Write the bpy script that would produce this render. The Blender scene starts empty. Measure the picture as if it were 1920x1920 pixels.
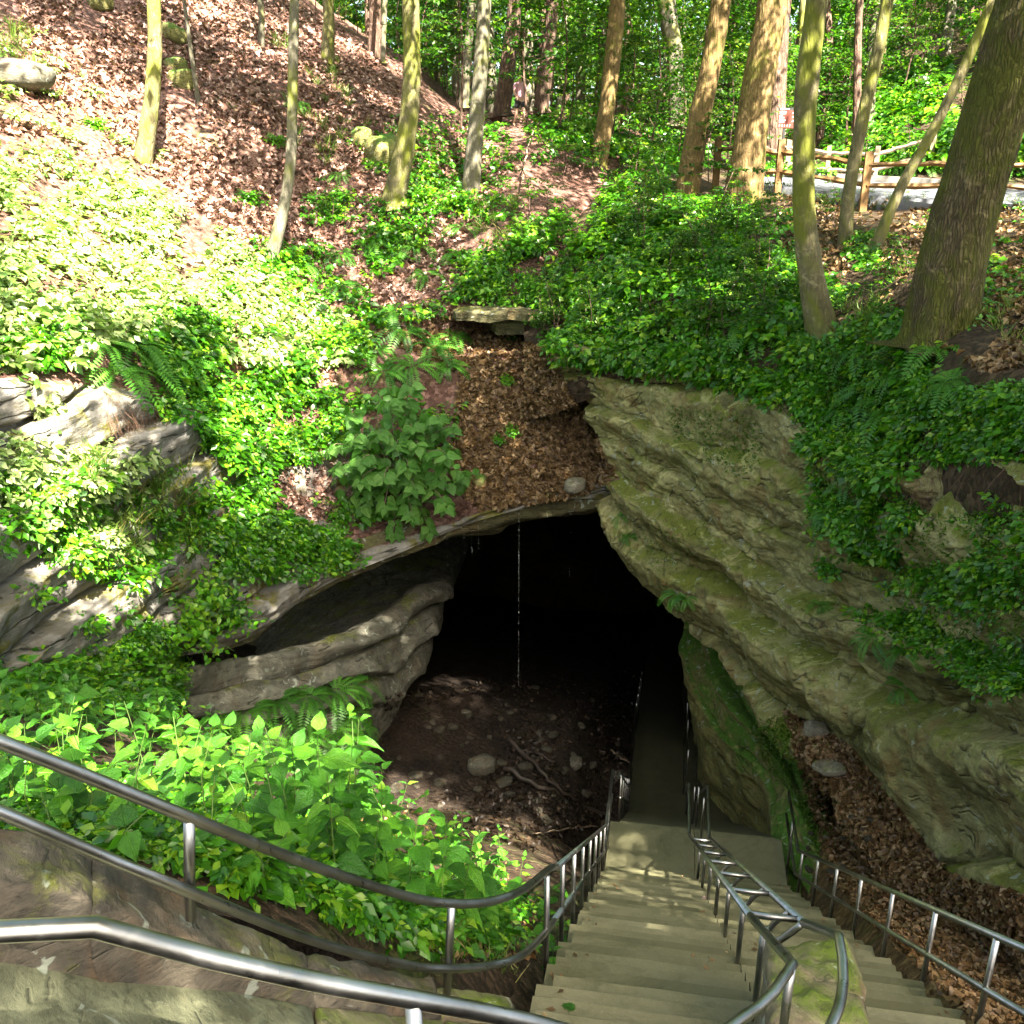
import bpy, math, random, time
import numpy as np
from mathutils import Vector, Matrix
from mathutils.bvhtree import BVHTree
T0 = time.time()
random.seed(7); rng = np.random.default_rng(7)
R = math.radians
scene = bpy.context.scene
col = scene.collection

# ------------------------------------------------------------------ camera, sky, sun, exposure
PITCH, FPX, Z0 = R(20.0), 1800.0, 15.0
CP, SP = math.cos(PITCH), math.sin(PITCH)
cam = bpy.data.cameras.new('camera'); camo = bpy.data.objects.new('camera', cam); col.objects.link(camo)
cam.sensor_fit = 'HORIZONTAL'; cam.sensor_width = 36.0; cam.lens = 36.0 * FPX / 1920.0
cam.clip_start = 0.05; cam.clip_end = 2000
camo.location = (0, 0, Z0); camo.rotation_euler = (R(90) - PITCH, 0, 0)
scene.camera = camo

SUN_EL, SUN_AZ = R(52), R(24)            # sun stands behind the camera, to its right
SUND = np.array([math.sin(SUN_AZ)*math.cos(SUN_EL), -math.cos(SUN_AZ)*math.cos(SUN_EL), math.sin(SUN_EL)])
world = bpy.data.worlds.new('World'); scene.world = world; world.use_nodes = True
wn = world.node_tree; wn.nodes.clear()
sky = wn.nodes.new('ShaderNodeTexSky'); sky.sky_type = 'NISHITA'; sky.sun_disc = False
sky.sun_elevation = SUN_EL; sky.sun_rotation = math.atan2(SUND[0], SUND[1])
sky.air_density = 0.7; sky.dust_density = 4.0; sky.ozone_density = 0.3
bg = wn.nodes.new('ShaderNodeBackground'); bg.inputs['Strength'].default_value = 0.066
wo = wn.nodes.new('ShaderNodeOutputWorld')
wn.links.new(sky.outputs[0], bg.inputs[0]); wn.links.new(bg.outputs[0], wo.inputs[0])
sl = bpy.data.lights.new('sun', 'SUN'); sl.energy = 5.0; sl.angle = R(0.5); sl.color = (1.0, 0.95, 0.86)
so = bpy.data.objects.new('sun', sl); col.objects.link(so)
so.rotation_euler = Vector(-SUND).to_track_quat('-Z', 'Y').to_euler(); so.location = (10, -20, 50)
vs = scene.view_settings
vs.view_transform = 'Standard'; vs.look = 'None'; vs.gamma = 1.0; vs.exposure = 3.85
vs.use_white_balance = True; vs.white_balance_temperature = 7100; vs.white_balance_tint = 10
vs.use_curve_mapping = False
scene.cycles.max_bounces = 8; scene.cycles.transparent_max_bounces = 8
scene.cycles.use_denoising = True

# ------------------------------------------------------------------ geometry helpers
def P(px, py, d):
    u = (px - 960) / FPX; v = (py - 960) / FPX
    s = d / (CP - v * SP)
    return np.array([u * s, d, Z0 - (SP + v * CP) * s])
def PZ(px, py, zc):
    u = (px - 960) / FPX; v = (py - 960) / FPX
    return np.array([u * zc, zc * (CP - v * SP), Z0 - zc * (SP + v * CP)])
def W(x, y, zrel):
    return np.array([x, y, Z0 + zrel])

def _hash(ix, iy, iz, seed):
    h = (ix.astype(np.int64) * 374761393 + iy.astype(np.int64) * 668265263 + iz.astype(np.int64) * 2147483647 + seed * 974711) & 0xFFFFFFFF
    h = ((h ^ (h >> 13)) * 1274126177) & 0xFFFFFFFF
    h = ((h ^ (h >> 16)) * 2246822519) & 0xFFFFFFFF
    return ((h ^ (h >> 15)) & 0xFFFF) / 65535.0
def vnoise(p, seed=0):
    p = np.asarray(p, float); f = np.floor(p); t = p - f; t = t * t * (3 - 2 * t); i = f.astype(np.int64)
    r = 0
    for dx in (0, 1):
        wx = t[..., 0] if dx else 1 - t[..., 0]
        for dy in (0, 1):
            wy = t[..., 1] if dy else 1 - t[..., 1]
            for dz in (0, 1):
                wz = t[..., 2] if dz else 1 - t[..., 2]
                r = r + wx * wy * wz * _hash(i[..., 0] + dx, i[..., 1] + dy, i[..., 2] + dz, seed)
    return r * 2 - 1
def fbm(p, oct=4, seed=0, gain=0.5):
    a, s, r = 1.0, 0.0, 0
    for k in range(oct):
        r = r + a * vnoise(np.asarray(p) * (2.03 ** k) + 17.3 * k, seed + k); s += a; a *= gain
    return r / s

def catmull(ctrl, n, axis):
    c = np.moveaxis(np.asarray(ctrl, float), axis, 0)
    m = c.shape[0]
    c = np.concatenate([2 * c[:1] - c[1:2], c, 2 * c[-1:] - c[-2:-1]])
    t = np.linspace(0, m - 1, n); i = np.clip(t.astype(int), 0, m - 2); f = (t - i).reshape((-1,) + (1,) * (c.ndim - 1))
    p0, p1, p2, p3 = c[i], c[i + 1], c[i + 2], c[i + 3]
    r = 0.5 * (2 * p1 + (p2 - p0) * f + (2 * p0 - 5 * p1 + 4 * p2 - p3) * f ** 2 + (3 * p1 - p0 - 3 * p2 + p3) * f ** 3)
    return np.moveaxis(r, 0, axis)
def surf(ctrl, nr, nc):
    return catmull(catmull(ctrl, nr, 0), nc, 1)
def gnormals(g):
    du = np.gradient(g, axis=1); dv = np.gradient(g, axis=0)
    n = np.cross(du, dv); return n / (np.linalg.norm(n, axis=-1, keepdims=True) + 1e-9)
def gfaces(nr, nc):
    i = np.arange((nr - 1) * nc).reshape(nr - 1, nc)[:, :-1].ravel()
    return np.stack([i, i + 1, i + nc + 1, i + nc], 1)

def tag(o, label=None, cat=None, group=None, kind=None):
    if label: o['label'] = label
    if cat: o['category'] = cat
    if group: o['group'] = group
    if kind: o['kind'] = kind
    return o
def mesh_np(name, v, f, mats=None, smooth=True, attrs=None, uv=None):
    v = np.ascontiguousarray(v, np.float32).reshape(-1, 3); f = np.ascontiguousarray(f, np.int32)
    k = f.shape[1]; me = bpy.data.meshes.new(name)
    me.vertices.add(len(v)); me.vertices.foreach_set('co', v.ravel())
    me.loops.add(f.size); me.loops.foreach_set('vertex_index', f.ravel())
    me.polygons.add(len(f)); me.polygons.foreach_set('loop_start', np.arange(0, f.size, k, dtype=np.int32))
    me.polygons.foreach_set('loop_total', np.full(len(f), k, np.int32))
    if smooth: me.polygons.foreach_set('use_smooth', np.ones(len(f), bool))
    for an, av in (attrs or {}).items():
        a = me.attributes.new(an, 'FLOAT', 'POINT'); a.data.foreach_set('value', np.ascontiguousarray(av, np.float32).ravel())
    me.update(calc_edges=True)
    if mats is not None: me.materials.append(mats)
    return me
def link(name, me, parent=None):
    o = bpy.data.objects.new(name, me); col.objects.link(o)
    if parent is not None: o.parent = parent
    return o
def empty(name, loc=(0, 0, 0)):
    o = bpy.data.objects.new(name, None); col.objects.link(o); o.location = tuple(loc); o.empty_display_size = .1
    return o
def obj(name, v, f, mat, parent=None, smooth=True, attrs=None, rel=True):
    v = np.asarray(v, float)
    if parent is not None and rel: v = v - np.array(parent.location)
    return link(name, mesh_np(name, v, f, mat, smooth, attrs), parent)

def tube(pts, rad, seg=12, cap=True):
    pts = np.asarray(pts, float); n = len(pts); rad = np.broadcast_to(np.asarray(rad, float), (n,))
    t = np.gradient(pts, axis=0); t /= np.linalg.norm(t, axis=1, keepdims=True) + 1e-9
    up = np.array([0, 0, 1.0]) if abs(t[0][2]) < 0.9 else np.array([1.0, 0, 0])
    a = np.cross(t[0], up); a /= np.linalg.norm(a); A = []
    for i in range(n):
        a = a - t[i] * np.dot(a, t[i]); a /= np.linalg.norm(a); A.append(a)
    A = np.array(A); B = np.cross(t, A)
    th = np.linspace(0, 2 * np.pi, seg, endpoint=False)
    v = pts[:, None] + rad[:, None, None] * (np.cos(th)[None, :, None] * A[:, None] + np.sin(th)[None, :, None] * B[:, None])
    v = v.reshape(-1, 3); f = []
    for i in range(n - 1):
        for j in range(seg):
            f.append((i * seg + j, i * seg + (j + 1) % seg, (i + 1) * seg + (j + 1) % seg, (i + 1) * seg + j))
    if cap:
        v = np.concatenate([v, pts[:1], pts[-1:]]); c0, c1 = n * seg, n * seg + 1
        for j in range(seg):
            f.append((c0, (j + 1) % seg, j, j)); f.append((c1, (n - 1) * seg + j, (n - 1) * seg + (j + 1) % seg, (n - 1) * seg + (j + 1) % seg))
    return v, f
def tri_or_quad(v, f, name, mat, parent=None, smooth=True, rel=True):
    v = np.asarray(v, float)
    if parent is not None and rel: v = v - np.array(parent.location)
    me = bpy.data.meshes.new(name)
    me.from_pydata([tuple(p) for p in v], [], [tuple(dict.fromkeys(q)) for q in f])
    if smooth: me.polygons.foreach_set('use_smooth', np.ones(len(me.polygons), bool))
    me.materials.append(mat); me.update()
    return link(name, me, parent)
def boxvf(c, sx, sy, sz, ax=None):
    ax = np.eye(3) if ax is None else ax
    v = []
    for z in (-1, 1):
        for x, y in ((-1, -1), (1, -1), (1, 1), (-1, 1)):
            v.append(np.asarray(c) + ax[0] * x * sx / 2 + ax[1] * y * sy / 2 + ax[2] * z * sz / 2)
    return np.array(v), [(3, 2, 1, 0), (4, 5, 6, 7), (0, 1, 5, 4), (1, 2, 6, 5), (2, 3, 7, 6), (3, 0, 4, 7)]

# ------------------------------------------------------------------ materials
class M:
    def __init__(s, name):
        s.m = bpy.data.materials.new(name); s.m.use_nodes = True; s.t = s.m.node_tree; s.t.nodes.clear()
        s.out = s.n('ShaderNodeOutputMaterial')
    def n(s, ty, ins=None, **kw):
        nd = s.t.nodes.new(ty)
        for k, v in kw.items(): setattr(nd, k, v)
        for k, v in (ins or {}).items():
            if hasattr(v, 'is_output'): s.t.links.new(v, nd.inputs[k])
            else: nd.inputs[k].default_value = v
        return nd
    def ramp(s, fac, stops, interp='LINEAR'):
        nd = s.n('ShaderNodeValToRGB', {0: fac}); e = nd.color_ramp.elements; nd.color_ramp.interpolation = interp
        while len(e) < len(stops): e.new(0.5)
        for el, (p, c) in zip(e, stops):
            el.position = p; el.color = (c, c, c, 1) if isinstance(c, (int, float)) else (*c, 1)
        return nd.outputs[0]
    def noise(s, vec, scale, detail=4, rough=0.6, dist=0.0):
        return s.n('ShaderNodeTexNoise', {'Vector': vec, 'Scale': scale, 'Detail': detail, 'Roughness': rough, 'Distortion': dist}).outputs[0]
    def mix(s, fac, a, b, mode='MIX'):
        nd = s.n('ShaderNodeMix', data_type='RGBA', blend_type=mode)
        for k, v in ((0, fac), (6, a), (7, b)):
            if hasattr(v, 'is_output'): s.t.links.new(v, nd.inputs[k])
            else: nd.inputs[k].default_value = (*v, 1) if isinstance(v, tuple) else v
        return nd.outputs[2]
    def math(s, op, a, b=0.0, clamp=False):
        nd = s.n('ShaderNodeMath', {0: a, 1: b}, operation=op); nd.use_clamp = clamp; return nd.outputs[0]
    def obj(s): return s.n('ShaderNodeTexCoord').outputs['Object']
    def mapping(s, vec, scale=(1, 1, 1), rot=(0, 0, 0)):
        return s.n('ShaderNodeMapping', {'Vector': vec, 'Scale': scale, 'Rotation': rot}).outputs[0]
    def bump(s, h, strength=0.5, dist=0.02, normal=None):
        ins = {'Height': h, 'Strength': strength, 'Distance': dist}
        if normal is not None: ins['Normal'] = normal
        return s.n('ShaderNodeBump', ins).outputs[0]
    def principled(s, color, rough=0.7, normal=None, metallic=0.0, spec=0.5):
        ins = {'Base Color': color if hasattr(color, 'is_output') else (*color, 1), 'Roughness': rough, 'Metallic': metallic, 'Specular IOR Level': spec}
        if normal is not None: ins['Normal'] = normal
        p = s.n('ShaderNodeBsdfPrincipled', ins); return p.outputs[0]
    def done(s, sh):
        s.t.links.new(sh, s.out.inputs[0]); return s.m

def geo_normal_z(m):
    return m.n('ShaderNodeSeparateXYZ', {0: m.n('ShaderNodeNewGeometry').outputs['Normal']}).outputs[2]
def rock_mat(name, c1, c2, moss=(0.075, 0.085, 0.012), mossamt=0.5, rust=0.3, dark=(0.02, 0.02, 0.016), bed_rot=(0, 0, 0), bed=9.0, up=0.5, scale=1.0, bumpd=0.06, attr=None):
    m = M(name); o = m.obj()
    b = m.mapping(o, (1, 1, 1), bed_rot)
    n1 = m.noise(o, 0.55 * scale, 5, 0.6); n2 = m.noise(o, 2.6 * scale, 6, 0.65, 0.5); n3 = m.noise(o, 14 * scale, 4, 0.7)
    strat = m.noise(m.mapping(b, (1.2 * scale, 1.2 * scale, bed * scale)), 1.0, 5, 0.62, 0.4)
    if attr:
        bu = m.n('ShaderNodeAttribute', attribute_name='bu').outputs['Fac']; bw = m.n('ShaderNodeAttribute', attribute_name='bw').outputs['Fac']
        cv = m.n('ShaderNodeCombineXYZ', {0: bu, 1: bw, 2: 0.0}).outputs[0]
        strat = m.noise(m.mapping(cv, (5.0, 0.7, 1)), 1.0, 6, 0.65, 0.5); st2 = m.noise(m.mapping(cv, (1.6, 0.5, 1)), 1.0, 4, 0.6, 0.4)
    cr = m.n('ShaderNodeTexVoronoi', {'Vector': m.mapping(m.mix(0.12, b, m.n('ShaderNodeTexNoise', {'Vector': o, 'Scale': 3.0}).outputs[1]), (0.55 * scale, 0.55 * scale, 3.4 * scale)), 'Scale': 1.3}, feature='DISTANCE_TO_EDGE').outputs[0]
    cr = m.math('ADD', cr, m.ramp(m.noise(o, 1.3 * scale, 3, 0.5), [(0.42, 0.0), (0.5, 0.2)]))
    c = m.mix(m.ramp(n1, [(0.3, 0.0), (0.7, 1.0)]), c1, c2)
    c = m.mix(m.ramp(n2, [(0.35, 0.0), (0.72, 0.75)]), c, tuple(0.42 * x for x in c1))
    c = m.mix(m.ramp(strat, [(0.40, 0.0), (0.62, 0.55)]), c, tuple(1.35 * x for x in c2))
    if attr:
        c = m.mix(m.ramp(st2, [(0.36, 0.7), (0.47, 0.0)]), c, (0.075, 0.082, 0.014)); c = m.mix(m.ramp(strat, [(0.30, 0.8), (0.42, 0.0)]), c, (0.035, 0.034, 0.014)); c = m.mix(m.ramp(st2, [(0.56, 0.0), (0.66, 0.7)]), c, (0.27, 0.26, 0.13))
    rs = m.noise(m.mapping(b, (2.2, 2.2, 0.35)), 1.0, 4, 0.6)
    c = m.mix(m.math('MULTIPLY', m.ramp(rs, [(0.52, 0.0), (0.66, 1.0)]), rust), c, (0.16, 0.075, 0.022))
    c = m.mix(m.ramp(cr, [(0.0, 0.8), (0.03, 0.0)]), c, dark)
    nz = geo_normal_z(m)
    mk = m.math('ADD', m.math('MULTIPLY', nz, up), m.math('ADD', m.noise(o, 0.9, 6, 0.7, 0.6), m.math('MULTIPLY', n3, 0.16)))
    mk = m.ramp(m.math('ADD', mk, mossamt - 1.05), [(0.08, 0.0), (0.24, 1.0)])
    c = m.mix(mk, c, m.mix(n3, moss, tuple(2.2 * x for x in moss)))
    lich = m.noise(o, 5.0, 3, 0.5, 1.5)
    n4 = m.noise(m.mapping(b, (6 * scale, 6 * scale, 16 * scale)), 1.0, 5, 0.7, 0.3)
    c = m.mix(m.ramp(n4, [(0.3, 0.7), (0.48, 0.0)]), c, tuple(0.3 * x for x in c1))
    c = m.mix(m.ramp(m.noise(o, 1.7 * scale, 5, 0.7, 1.0), [(0.55, 0.0), (0.66, 0.55)]), c, tuple(min(0.7, 1.7 * x) for x in c2))
    c = m.mix(m.ramp(lich, [(0.64, 0.0), (0.68, 0.6)]), c, (0.30, 0.34, 0.28))
    h = m.math('ADD', m.math('MULTIPLY', n2, 1.0), m.math('ADD', m.math('MULTIPLY', n3, 0.4), m.math('ADD', m.math('MULTIPLY', strat, 0.7), m.math('ADD', m.math('MULTIPLY', n4, 0.8), m.math('MULTIPLY', m.ramp(cr, [(0, 0.0), (0.05, 1.0)]), 0.5)))))
    nm = m.bump(h, 0.9, bumpd)
    return m.done(m.principled(c, 0.82, nm, spec=0.3))
def soil_mat(name, ca, cb, cc, green=0.25, rocky=False):
    m = M(name); o = m.obj()
    v = m.n('ShaderNodeTexVoronoi', {'Vector': m.mix(0.06, o, m.n('ShaderNodeTexNoise', {'Vector': o, 'Scale': 9.0}).outputs[1]), 'Scale': 11.0})
    rnd = m.n('ShaderNodeSeparateColor', {0: v.outputs['Color']}).outputs[0]
    c = m.ramp(rnd, [(0.0, ca), (0.5, cb), (1.0, cc)])
    n1 = m.noise(o, 1.1, 5, 0.65)
    c = m.mix(m.ramp(n1, [(0.35, 0.65), (0.6, 0.0)]), c, (0.035, 0.024, 0.016))
    n2 = m.noise(o, 0.8, 6, 0.7, 0.5)
    c = m.mix(m.ramp(n2, [(0.62 - green * 0.4, 0.0), (0.74 - green * 0.3, 0.75)]), c, (0.05, 0.075, 0.014))
    h = m.math('ADD', m.math('MULTIPLY', v.outputs['Distance'], -1.0), m.math('MULTIPLY', m.noise(o, 30, 3), 0.4))
    nm = m.bump(h, 1.0, 0.05)
    if rocky:
        a = m.n('ShaderNodeAttribute', attribute_name='rock').outputs['Fac']
        st = m.noise(m.mapping(o, (0.9, 0.9, 7.0)), 1.0, 6, 0.65, 0.4); n3 = m.noise(o, 3.0, 6, 0.65, 0.3)
        rc = m.mix(m.ramp(st, [(0.3, 0.0), (0.7, 1.0)]), (0.11, 0.105, 0.085), (0.26, 0.25, 0.235))
        rc = m.mix(m.ramp(n3, [(0.45, 0.0), (0.7, 0.8)]), rc, (0.075, 0.065, 0.045))
        cr = m.n('ShaderNodeTexVoronoi', {'Vector': m.mapping(m.mix(0.15, o, m.n('ShaderNodeTexNoise', {'Vector': o, 'Scale': 2.0}).outputs[1]), (0.4, 0.4, 3.8)), 'Scale': 1.2}, feature='DISTANCE_TO_EDGE').outputs[0]
        cr = m.math('ADD', cr, m.ramp(m.noise(o, 0.9, 3, 0.5), [(0.45, 0.0), (0.52, 0.2)]))
        rc = m.mix(m.ramp(cr, [(0.0, 0.95), (0.03, 0.0)]), rc, (0.02, 0.018, 0.015))
        rc = m.mix(m.ramp(m.noise(o, 1.3, 5, 0.7, 0.7), [(0.52, 0.0), (0.62, 0.9)]), rc, (0.11, 0.10, 0.016))
        k = m.ramp(m.math('ADD', a, m.math('MULTIPLY', m.math('SUBTRACT', n3, 0.5), 0.9)), [(0.42, 0.0), (0.58, 1.0)])
        c = m.mix(k, c, rc)
        h2 = m.math('ADD', m.math('MULTIPLY', st, 0.8), m.math('ADD', n3, m.ramp(cr, [(0, 0.0), (0.05, 0.7)])))
        nm2 = m.bump(h2, 0.9, 0.08)
        nm = m.mix(k, nm, nm2)
    return m.done(m.principled(c, 0.85, nm, spec=0.2))
def leaf_mat(name, stops, trans=0.4, tcol=1.7, rough=0.45, spec=0.35):
    m = M(name)
    a = m.n('ShaderNodeAttribute', attribute_name='rnd').outputs['Fac']
    r = m.math('FRACT', m.math('ADD', a, m.n('ShaderNodeObjectInfo').outputs['Random']))
    c = m.ramp(r, stops)
    n = m.noise(m.obj(), 25, 2)
    c = m.mix(m.ramp(n, [(0.3, 0.25), (0.7, 0.0)]), c, m.mix(1.0, c, (0.55, 0.6, 0.5), 'MULTIPLY'))
    p = m.principled(c, rough, None, spec=spec)
    t = m.n('ShaderNodeBsdfTranslucent', {0: m.mix(1.0, c, (tcol * 1.0, tcol * 1.05, tcol * 0.45), 'MULTIPLY')}).outputs[0]
    return m.done(m.n('ShaderNodeMixShader', {0: trans, 1: p, 2: t}).outputs[0])
def bark_mat(name, c1, c2, moss, mossamt, ridge=1.0, vscale=(9, 9, 1.6), mosscol=(0.085, 0.095, 0.012)):
    m = M(name); o = m.obj()
    v = m.n('ShaderNodeTexVoronoi', {'Vector': m.mapping(m.mix(0.08, o, m.n('ShaderNodeTexNoise', {'Vector': o, 'Scale': 4.0}).outputs[1]), vscale), 'Scale': 1.0}, feature='DISTANCE_TO_EDGE').outputs[0]
    n1 = m.noise(o, 3.0, 5, 0.65); n2 = m.noise(o, 22, 4, 0.7)
    c = m.mix(m.ramp(n1, [(0.35, 0.0), (0.65, 1.0)]), c1, c2)
    c = m.mix(m.ramp(v, [(0.0, 0.8 * ridge), (0.18, 0.0)]), c, tuple(0.25 * x for x in c1))
    c = m.mix(m.ramp(n2, [(0.4, 0.0), (0.7, 0.4)]), c, tuple(0.5 * x for x in c1))
    pt = m.noise(o, 2.2, 5, 0.7, 1.2); c = m.mix(m.ramp(pt, [(0.56, 0.0), (0.64, 0.7)]), c, tuple(min(.6, 1.7 * x) for x in c2)); c = m.mix(m.ramp(pt, [(0.34, 0.75), (0.42, 0.0)]), c, tuple(0.35 * x for x in c1))
    mk = m.ramp(m.math('ADD', m.noise(m.mapping(o, (1.4, 1.4, 0.7)), 1.0, 6, 0.72, 0.6), mossamt - 0.5), [(0.46, 0.0), (0.6, 0.95)])
    c = m.mix(mk, c, m.mix(n2, mosscol, tuple(1.7 * x for x in mosscol)))
    h = m.math('ADD', m.math('MULTIPLY', m.ramp(v, [(0, 0.0), (0.3, 1.0)]), ridge), m.math('MULTIPLY', n2, 0.35))
    return m.done(m.principled(c, 0.85, m.bump(h, 1.0, 0.035 * max(ridge, 0.35)), spec=0.2))
def plain_mat(name, c, rough=0.6, metallic=0.0, var=0.25, scale=12, bumpd=0.004, spec=0.5):
    m = M(name); o = m.obj(); n = m.noise(o, scale, 5, 0.65)
    cc = m.mix(m.ramp(n, [(0.3, 0.0), (0.7, 1.0)]), tuple(x * (1 - var) for x in c), tuple(min(1, x * (1 + var)) for x in c))
    return m.done(m.principled(cc, rough, m.bump(n, 0.5, bumpd), metallic, spec))

MAT = {}
MAT['cliff'] = rock_mat('cliff_limestone', (0.14, 0.128, 0.042), (0.28, 0.262, 0.115), mossamt=0.47, attr=True, rust=0.5, bed_rot=(0.0, 0.75, 0.0), bed=6, up=0.22)
MAT['slab'] = rock_mat('slab_limestone', (0.075, 0.074, 0.055), (0.15, 0.147, 0.115), mossamt=0.26, up=0.3, rust=0.15, bed_rot=(0, -0.35, 0))
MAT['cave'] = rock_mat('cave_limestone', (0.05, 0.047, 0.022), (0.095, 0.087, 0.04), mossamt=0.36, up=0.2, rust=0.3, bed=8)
MAT['fin'] = rock_mat('mossy_limestone', (0.12, 0.115, 0.035), (0.19, 0.18, 0.06), moss=(0.035, 0.085, 0.008), mossamt=0.46, up=0.3, rust=0.3)
MAT['stone'] = rock_mat('stone_grey', (0.13, 0.115, 0.08), (0.21, 0.19, 0.14), mossamt=0.34, up=0.25, scale=2.0, bumpd=0.02, rust=0.3)
MAT['wallstone'] = rock_mat('wall_sandstone', (0.07, 0.08, 0.045), (0.135, 0.14, 0.085), mossamt=0.43, scale=2.2, bumpd=0.012, rust=0.15, bed=3, up=0.08)
MAT['copestone'] = rock_mat('coping_sandstone', (0.045, 0.042, 0.034), (0.10, 0.085, 0.062), mossamt=0.5, scale=2.4, bumpd=0.015, rust=0.45, bed=3, up=0.08)
MAT['pier'] = rock_mat('mossy_pier_stone', (0.11, 0.09, 0.055), (0.19, 0.16, 0.1), moss=(0.06, 0.085, 0.01), mossamt=0.50, up=0.2, scale=2.2, bumpd=0.015, rust=0.5, bed=3)
MAT['litter'] = soil_mat('leaf_litter_soil', (0.06, 0.028, 0.02), (0.12, 0.06, 0.046), (0.21, 0.12, 0.10), 0.10, rocky=True)
MAT['gully'] = soil_mat('gully_litter_soil', (0.06, 0.035, 0.014), (0.12, 0.07, 0.028), (0.2, 0.125, 0.055), 0.05)
MAT['bank'] = soil_mat('bank_soil', (0.016, 0.011, 0.005), (0.034, 0.021, 0.011), (0.08, 0.052, 0.03), 0.2)
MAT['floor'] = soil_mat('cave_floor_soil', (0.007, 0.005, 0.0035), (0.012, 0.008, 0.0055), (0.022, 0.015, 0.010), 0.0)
MAT['conc'] = None
def conc():
    m = M('stair_concrete'); o = m.obj(); n1 = m.noise(o, 1.2, 5, 0.6); n2 = m.noise(o, 40, 3, 0.7); n3 = m.noise(o, 5, 5, 0.7)
    c = m.mix(m.ramp(n1, [(0.3, 0.0), (0.7, 1.0)]), (0.125, 0.12, 0.066), (0.19, 0.178, 0.108))
    c = m.mix(m.ramp(n3, [(0.5, 0.0), (0.75, 0.6)]), c, (0.075, 0.075, 0.032))
    c = m.mix(m.ramp(n2, [(0.55, 0.0), (0.75, 0.4)]), c, (0.3, 0.28, 0.2))
    rv = m.n('ShaderNodeObjectInfo').outputs['Random']; c = m.mix(m.ramp(rv, [(0, 0.0), (1, 0.75)]), c, (0.06, 0.06, 0.028)); st = m.noise(o, 0.9, 6, 0.75, 1.2); c = m.mix(m.ramp(st, [(0.5, 0.0), (0.68, 0.65)]), c, (0.045, 0.05, 0.02))
    return m.done(m.principled(c, 0.8, m.bump(n2, 0.5, 0.006), spec=0.3))
MAT['conc'] = conc()
def steel():
    m = M('brushed_steel'); o = m.obj(); n = m.noise(o, 3.0, 4, 0.6); n2 = m.noise(o, 60, 2, 0.5)
    gr = m.noise(o, 9.0, 6, 0.75, 1.5); r = m.ramp(gr, [(0.3, 0.24), (0.7, 0.44)])
    c = m.mix(m.ramp(n, [(0.4, 0.0), (0.75, 1.0)]), (0.36, 0.36, 0.35), (0.17, 0.165, 0.15))
    return m.done(m.principled(c, r, m.bump(n2, 0.15, 0.001), 1.0))
MAT['steel'] = steel()
MAT['wetconc'] = plain_mat('wet_concrete', (0.035, 0.034, 0.017), 0.55, var=0.3, scale=3)  # stair concrete darkened to put the cave's shade into its colour
MAT['wood'] = plain_mat('split_rail_wood', (0.15, 0.08, 0.024), 0.7, var=0.4, scale=6, bumpd=0.01)
MAT['asphalt'] = plain_mat('path_asphalt', (0.06, 0.066, 0.078), 0.7, var=0.15, scale=30)
MAT['kerb'] = plain_mat('kerb_stone', (0.09, 0.085, 0.075), 0.85)
MAT['twig'] = plain_mat('dead_twig', (0.2, 0.15, 0.1), 0.8)
MAT['darktwig'] = plain_mat('wet_branch', (0.035, 0.025, 0.018), 0.6)
G1 = [(0.0, (0.014, 0.08, 0.003)), (0.45, (0.048, 0.195, 0.006)), (0.8, (0.09, 0.26, 0.008)), (1.0, (0.17, 0.30, 0.016))]
G2 = [(0.0, (0.018, 0.095, 0.005)), (0.45, (0.045, 0.19, 0.008)), (0.92, (0.085, 0.26, 0.012)), (1.0, (0.16, 0.28, 0.018))]
G3 = [(0.0, (0.010, 0.05, 0.005)), (0.5, (0.026, 0.095, 0.007)), (0.85, (0.055, 0.135, 0.010)), (1.0, (0.11, 0.155, 0.018))]
def veined(name, stops, trans):
    m = M(name); o = m.obj(); x = m.n('ShaderNodeSeparateXYZ', {0: o})
    r = m.n('ShaderNodeObjectInfo').outputs['Random']; c = m.ramp(r, stops)
    ax = m.math('ABSOLUTE', x.outputs[0]); w = m.math('ABSOLUTE', m.math('SINE', m.math('MULTIPLY', m.math('SUBTRACT', x.outputs[1], m.math('MULTIPLY', ax, 0.9)), 26.0)))
    vein = m.math('MAXIMUM', m.ramp(ax, [(0.008, 1.0), (0.022, 0.0)]), m.ramp(w, [(0.06, 0.55), (0.2, 0.0)]))
    c = m.mix(vein, c, m.mix(1.0, c, (1.7, 1.35, 2.2), 'MULTIPLY'))
    c = m.mix(m.ramp(m.noise(o, 6, 3), [(0.35, 0.45), (0.6, 0.0)]), c, m.mix(1.0, c, (0.5, 0.6, 0.5), 'MULTIPLY'))
    c = m.mix(m.ramp(m.noise(o, 9, 2), [(0.74, 0.0), (0.78, 0.7)]), c, (0.16, 0.11, 0.03))
    nm = m.bump(m.math('ADD', m.math('MULTIPLY', vein, -1.0), m.math('MULTIPLY', m.noise(o, 14, 2), 0.8)), 0.6, 0.03)
    t = m.n('ShaderNodeBsdfTranslucent', {0: m.mix(1.0, c, (1.7, 1.8, 0.7), 'MULTIPLY')}).outputs[0]
    return m.done(m.n('ShaderNodeMixShader', {0: trans, 1: m.principled(c, 0.4, nm, spec=0.4), 2: t}).outputs[0])
MAT['forb'] = veined('forb_leaf', G2, 0.36)
MAT['cover'] = leaf_mat('cover_leaf', G1, 0.3, rough=0.38, spec=0.45)
MAT['sunny'] = leaf_mat('pale_cover_leaf', [(0, (0.07, 0.16, 0.025)), (0.5, (0.15, 0.25, 0.055)), (1, (0.30, 0.35, 0.16))], 0.3, rough=0.33, spec=0.8)  # sun glare put into the colour: paler copy of the cover leaf
MAT['tree'] = leaf_mat('tree_leaf', G3, 0.5)
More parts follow.
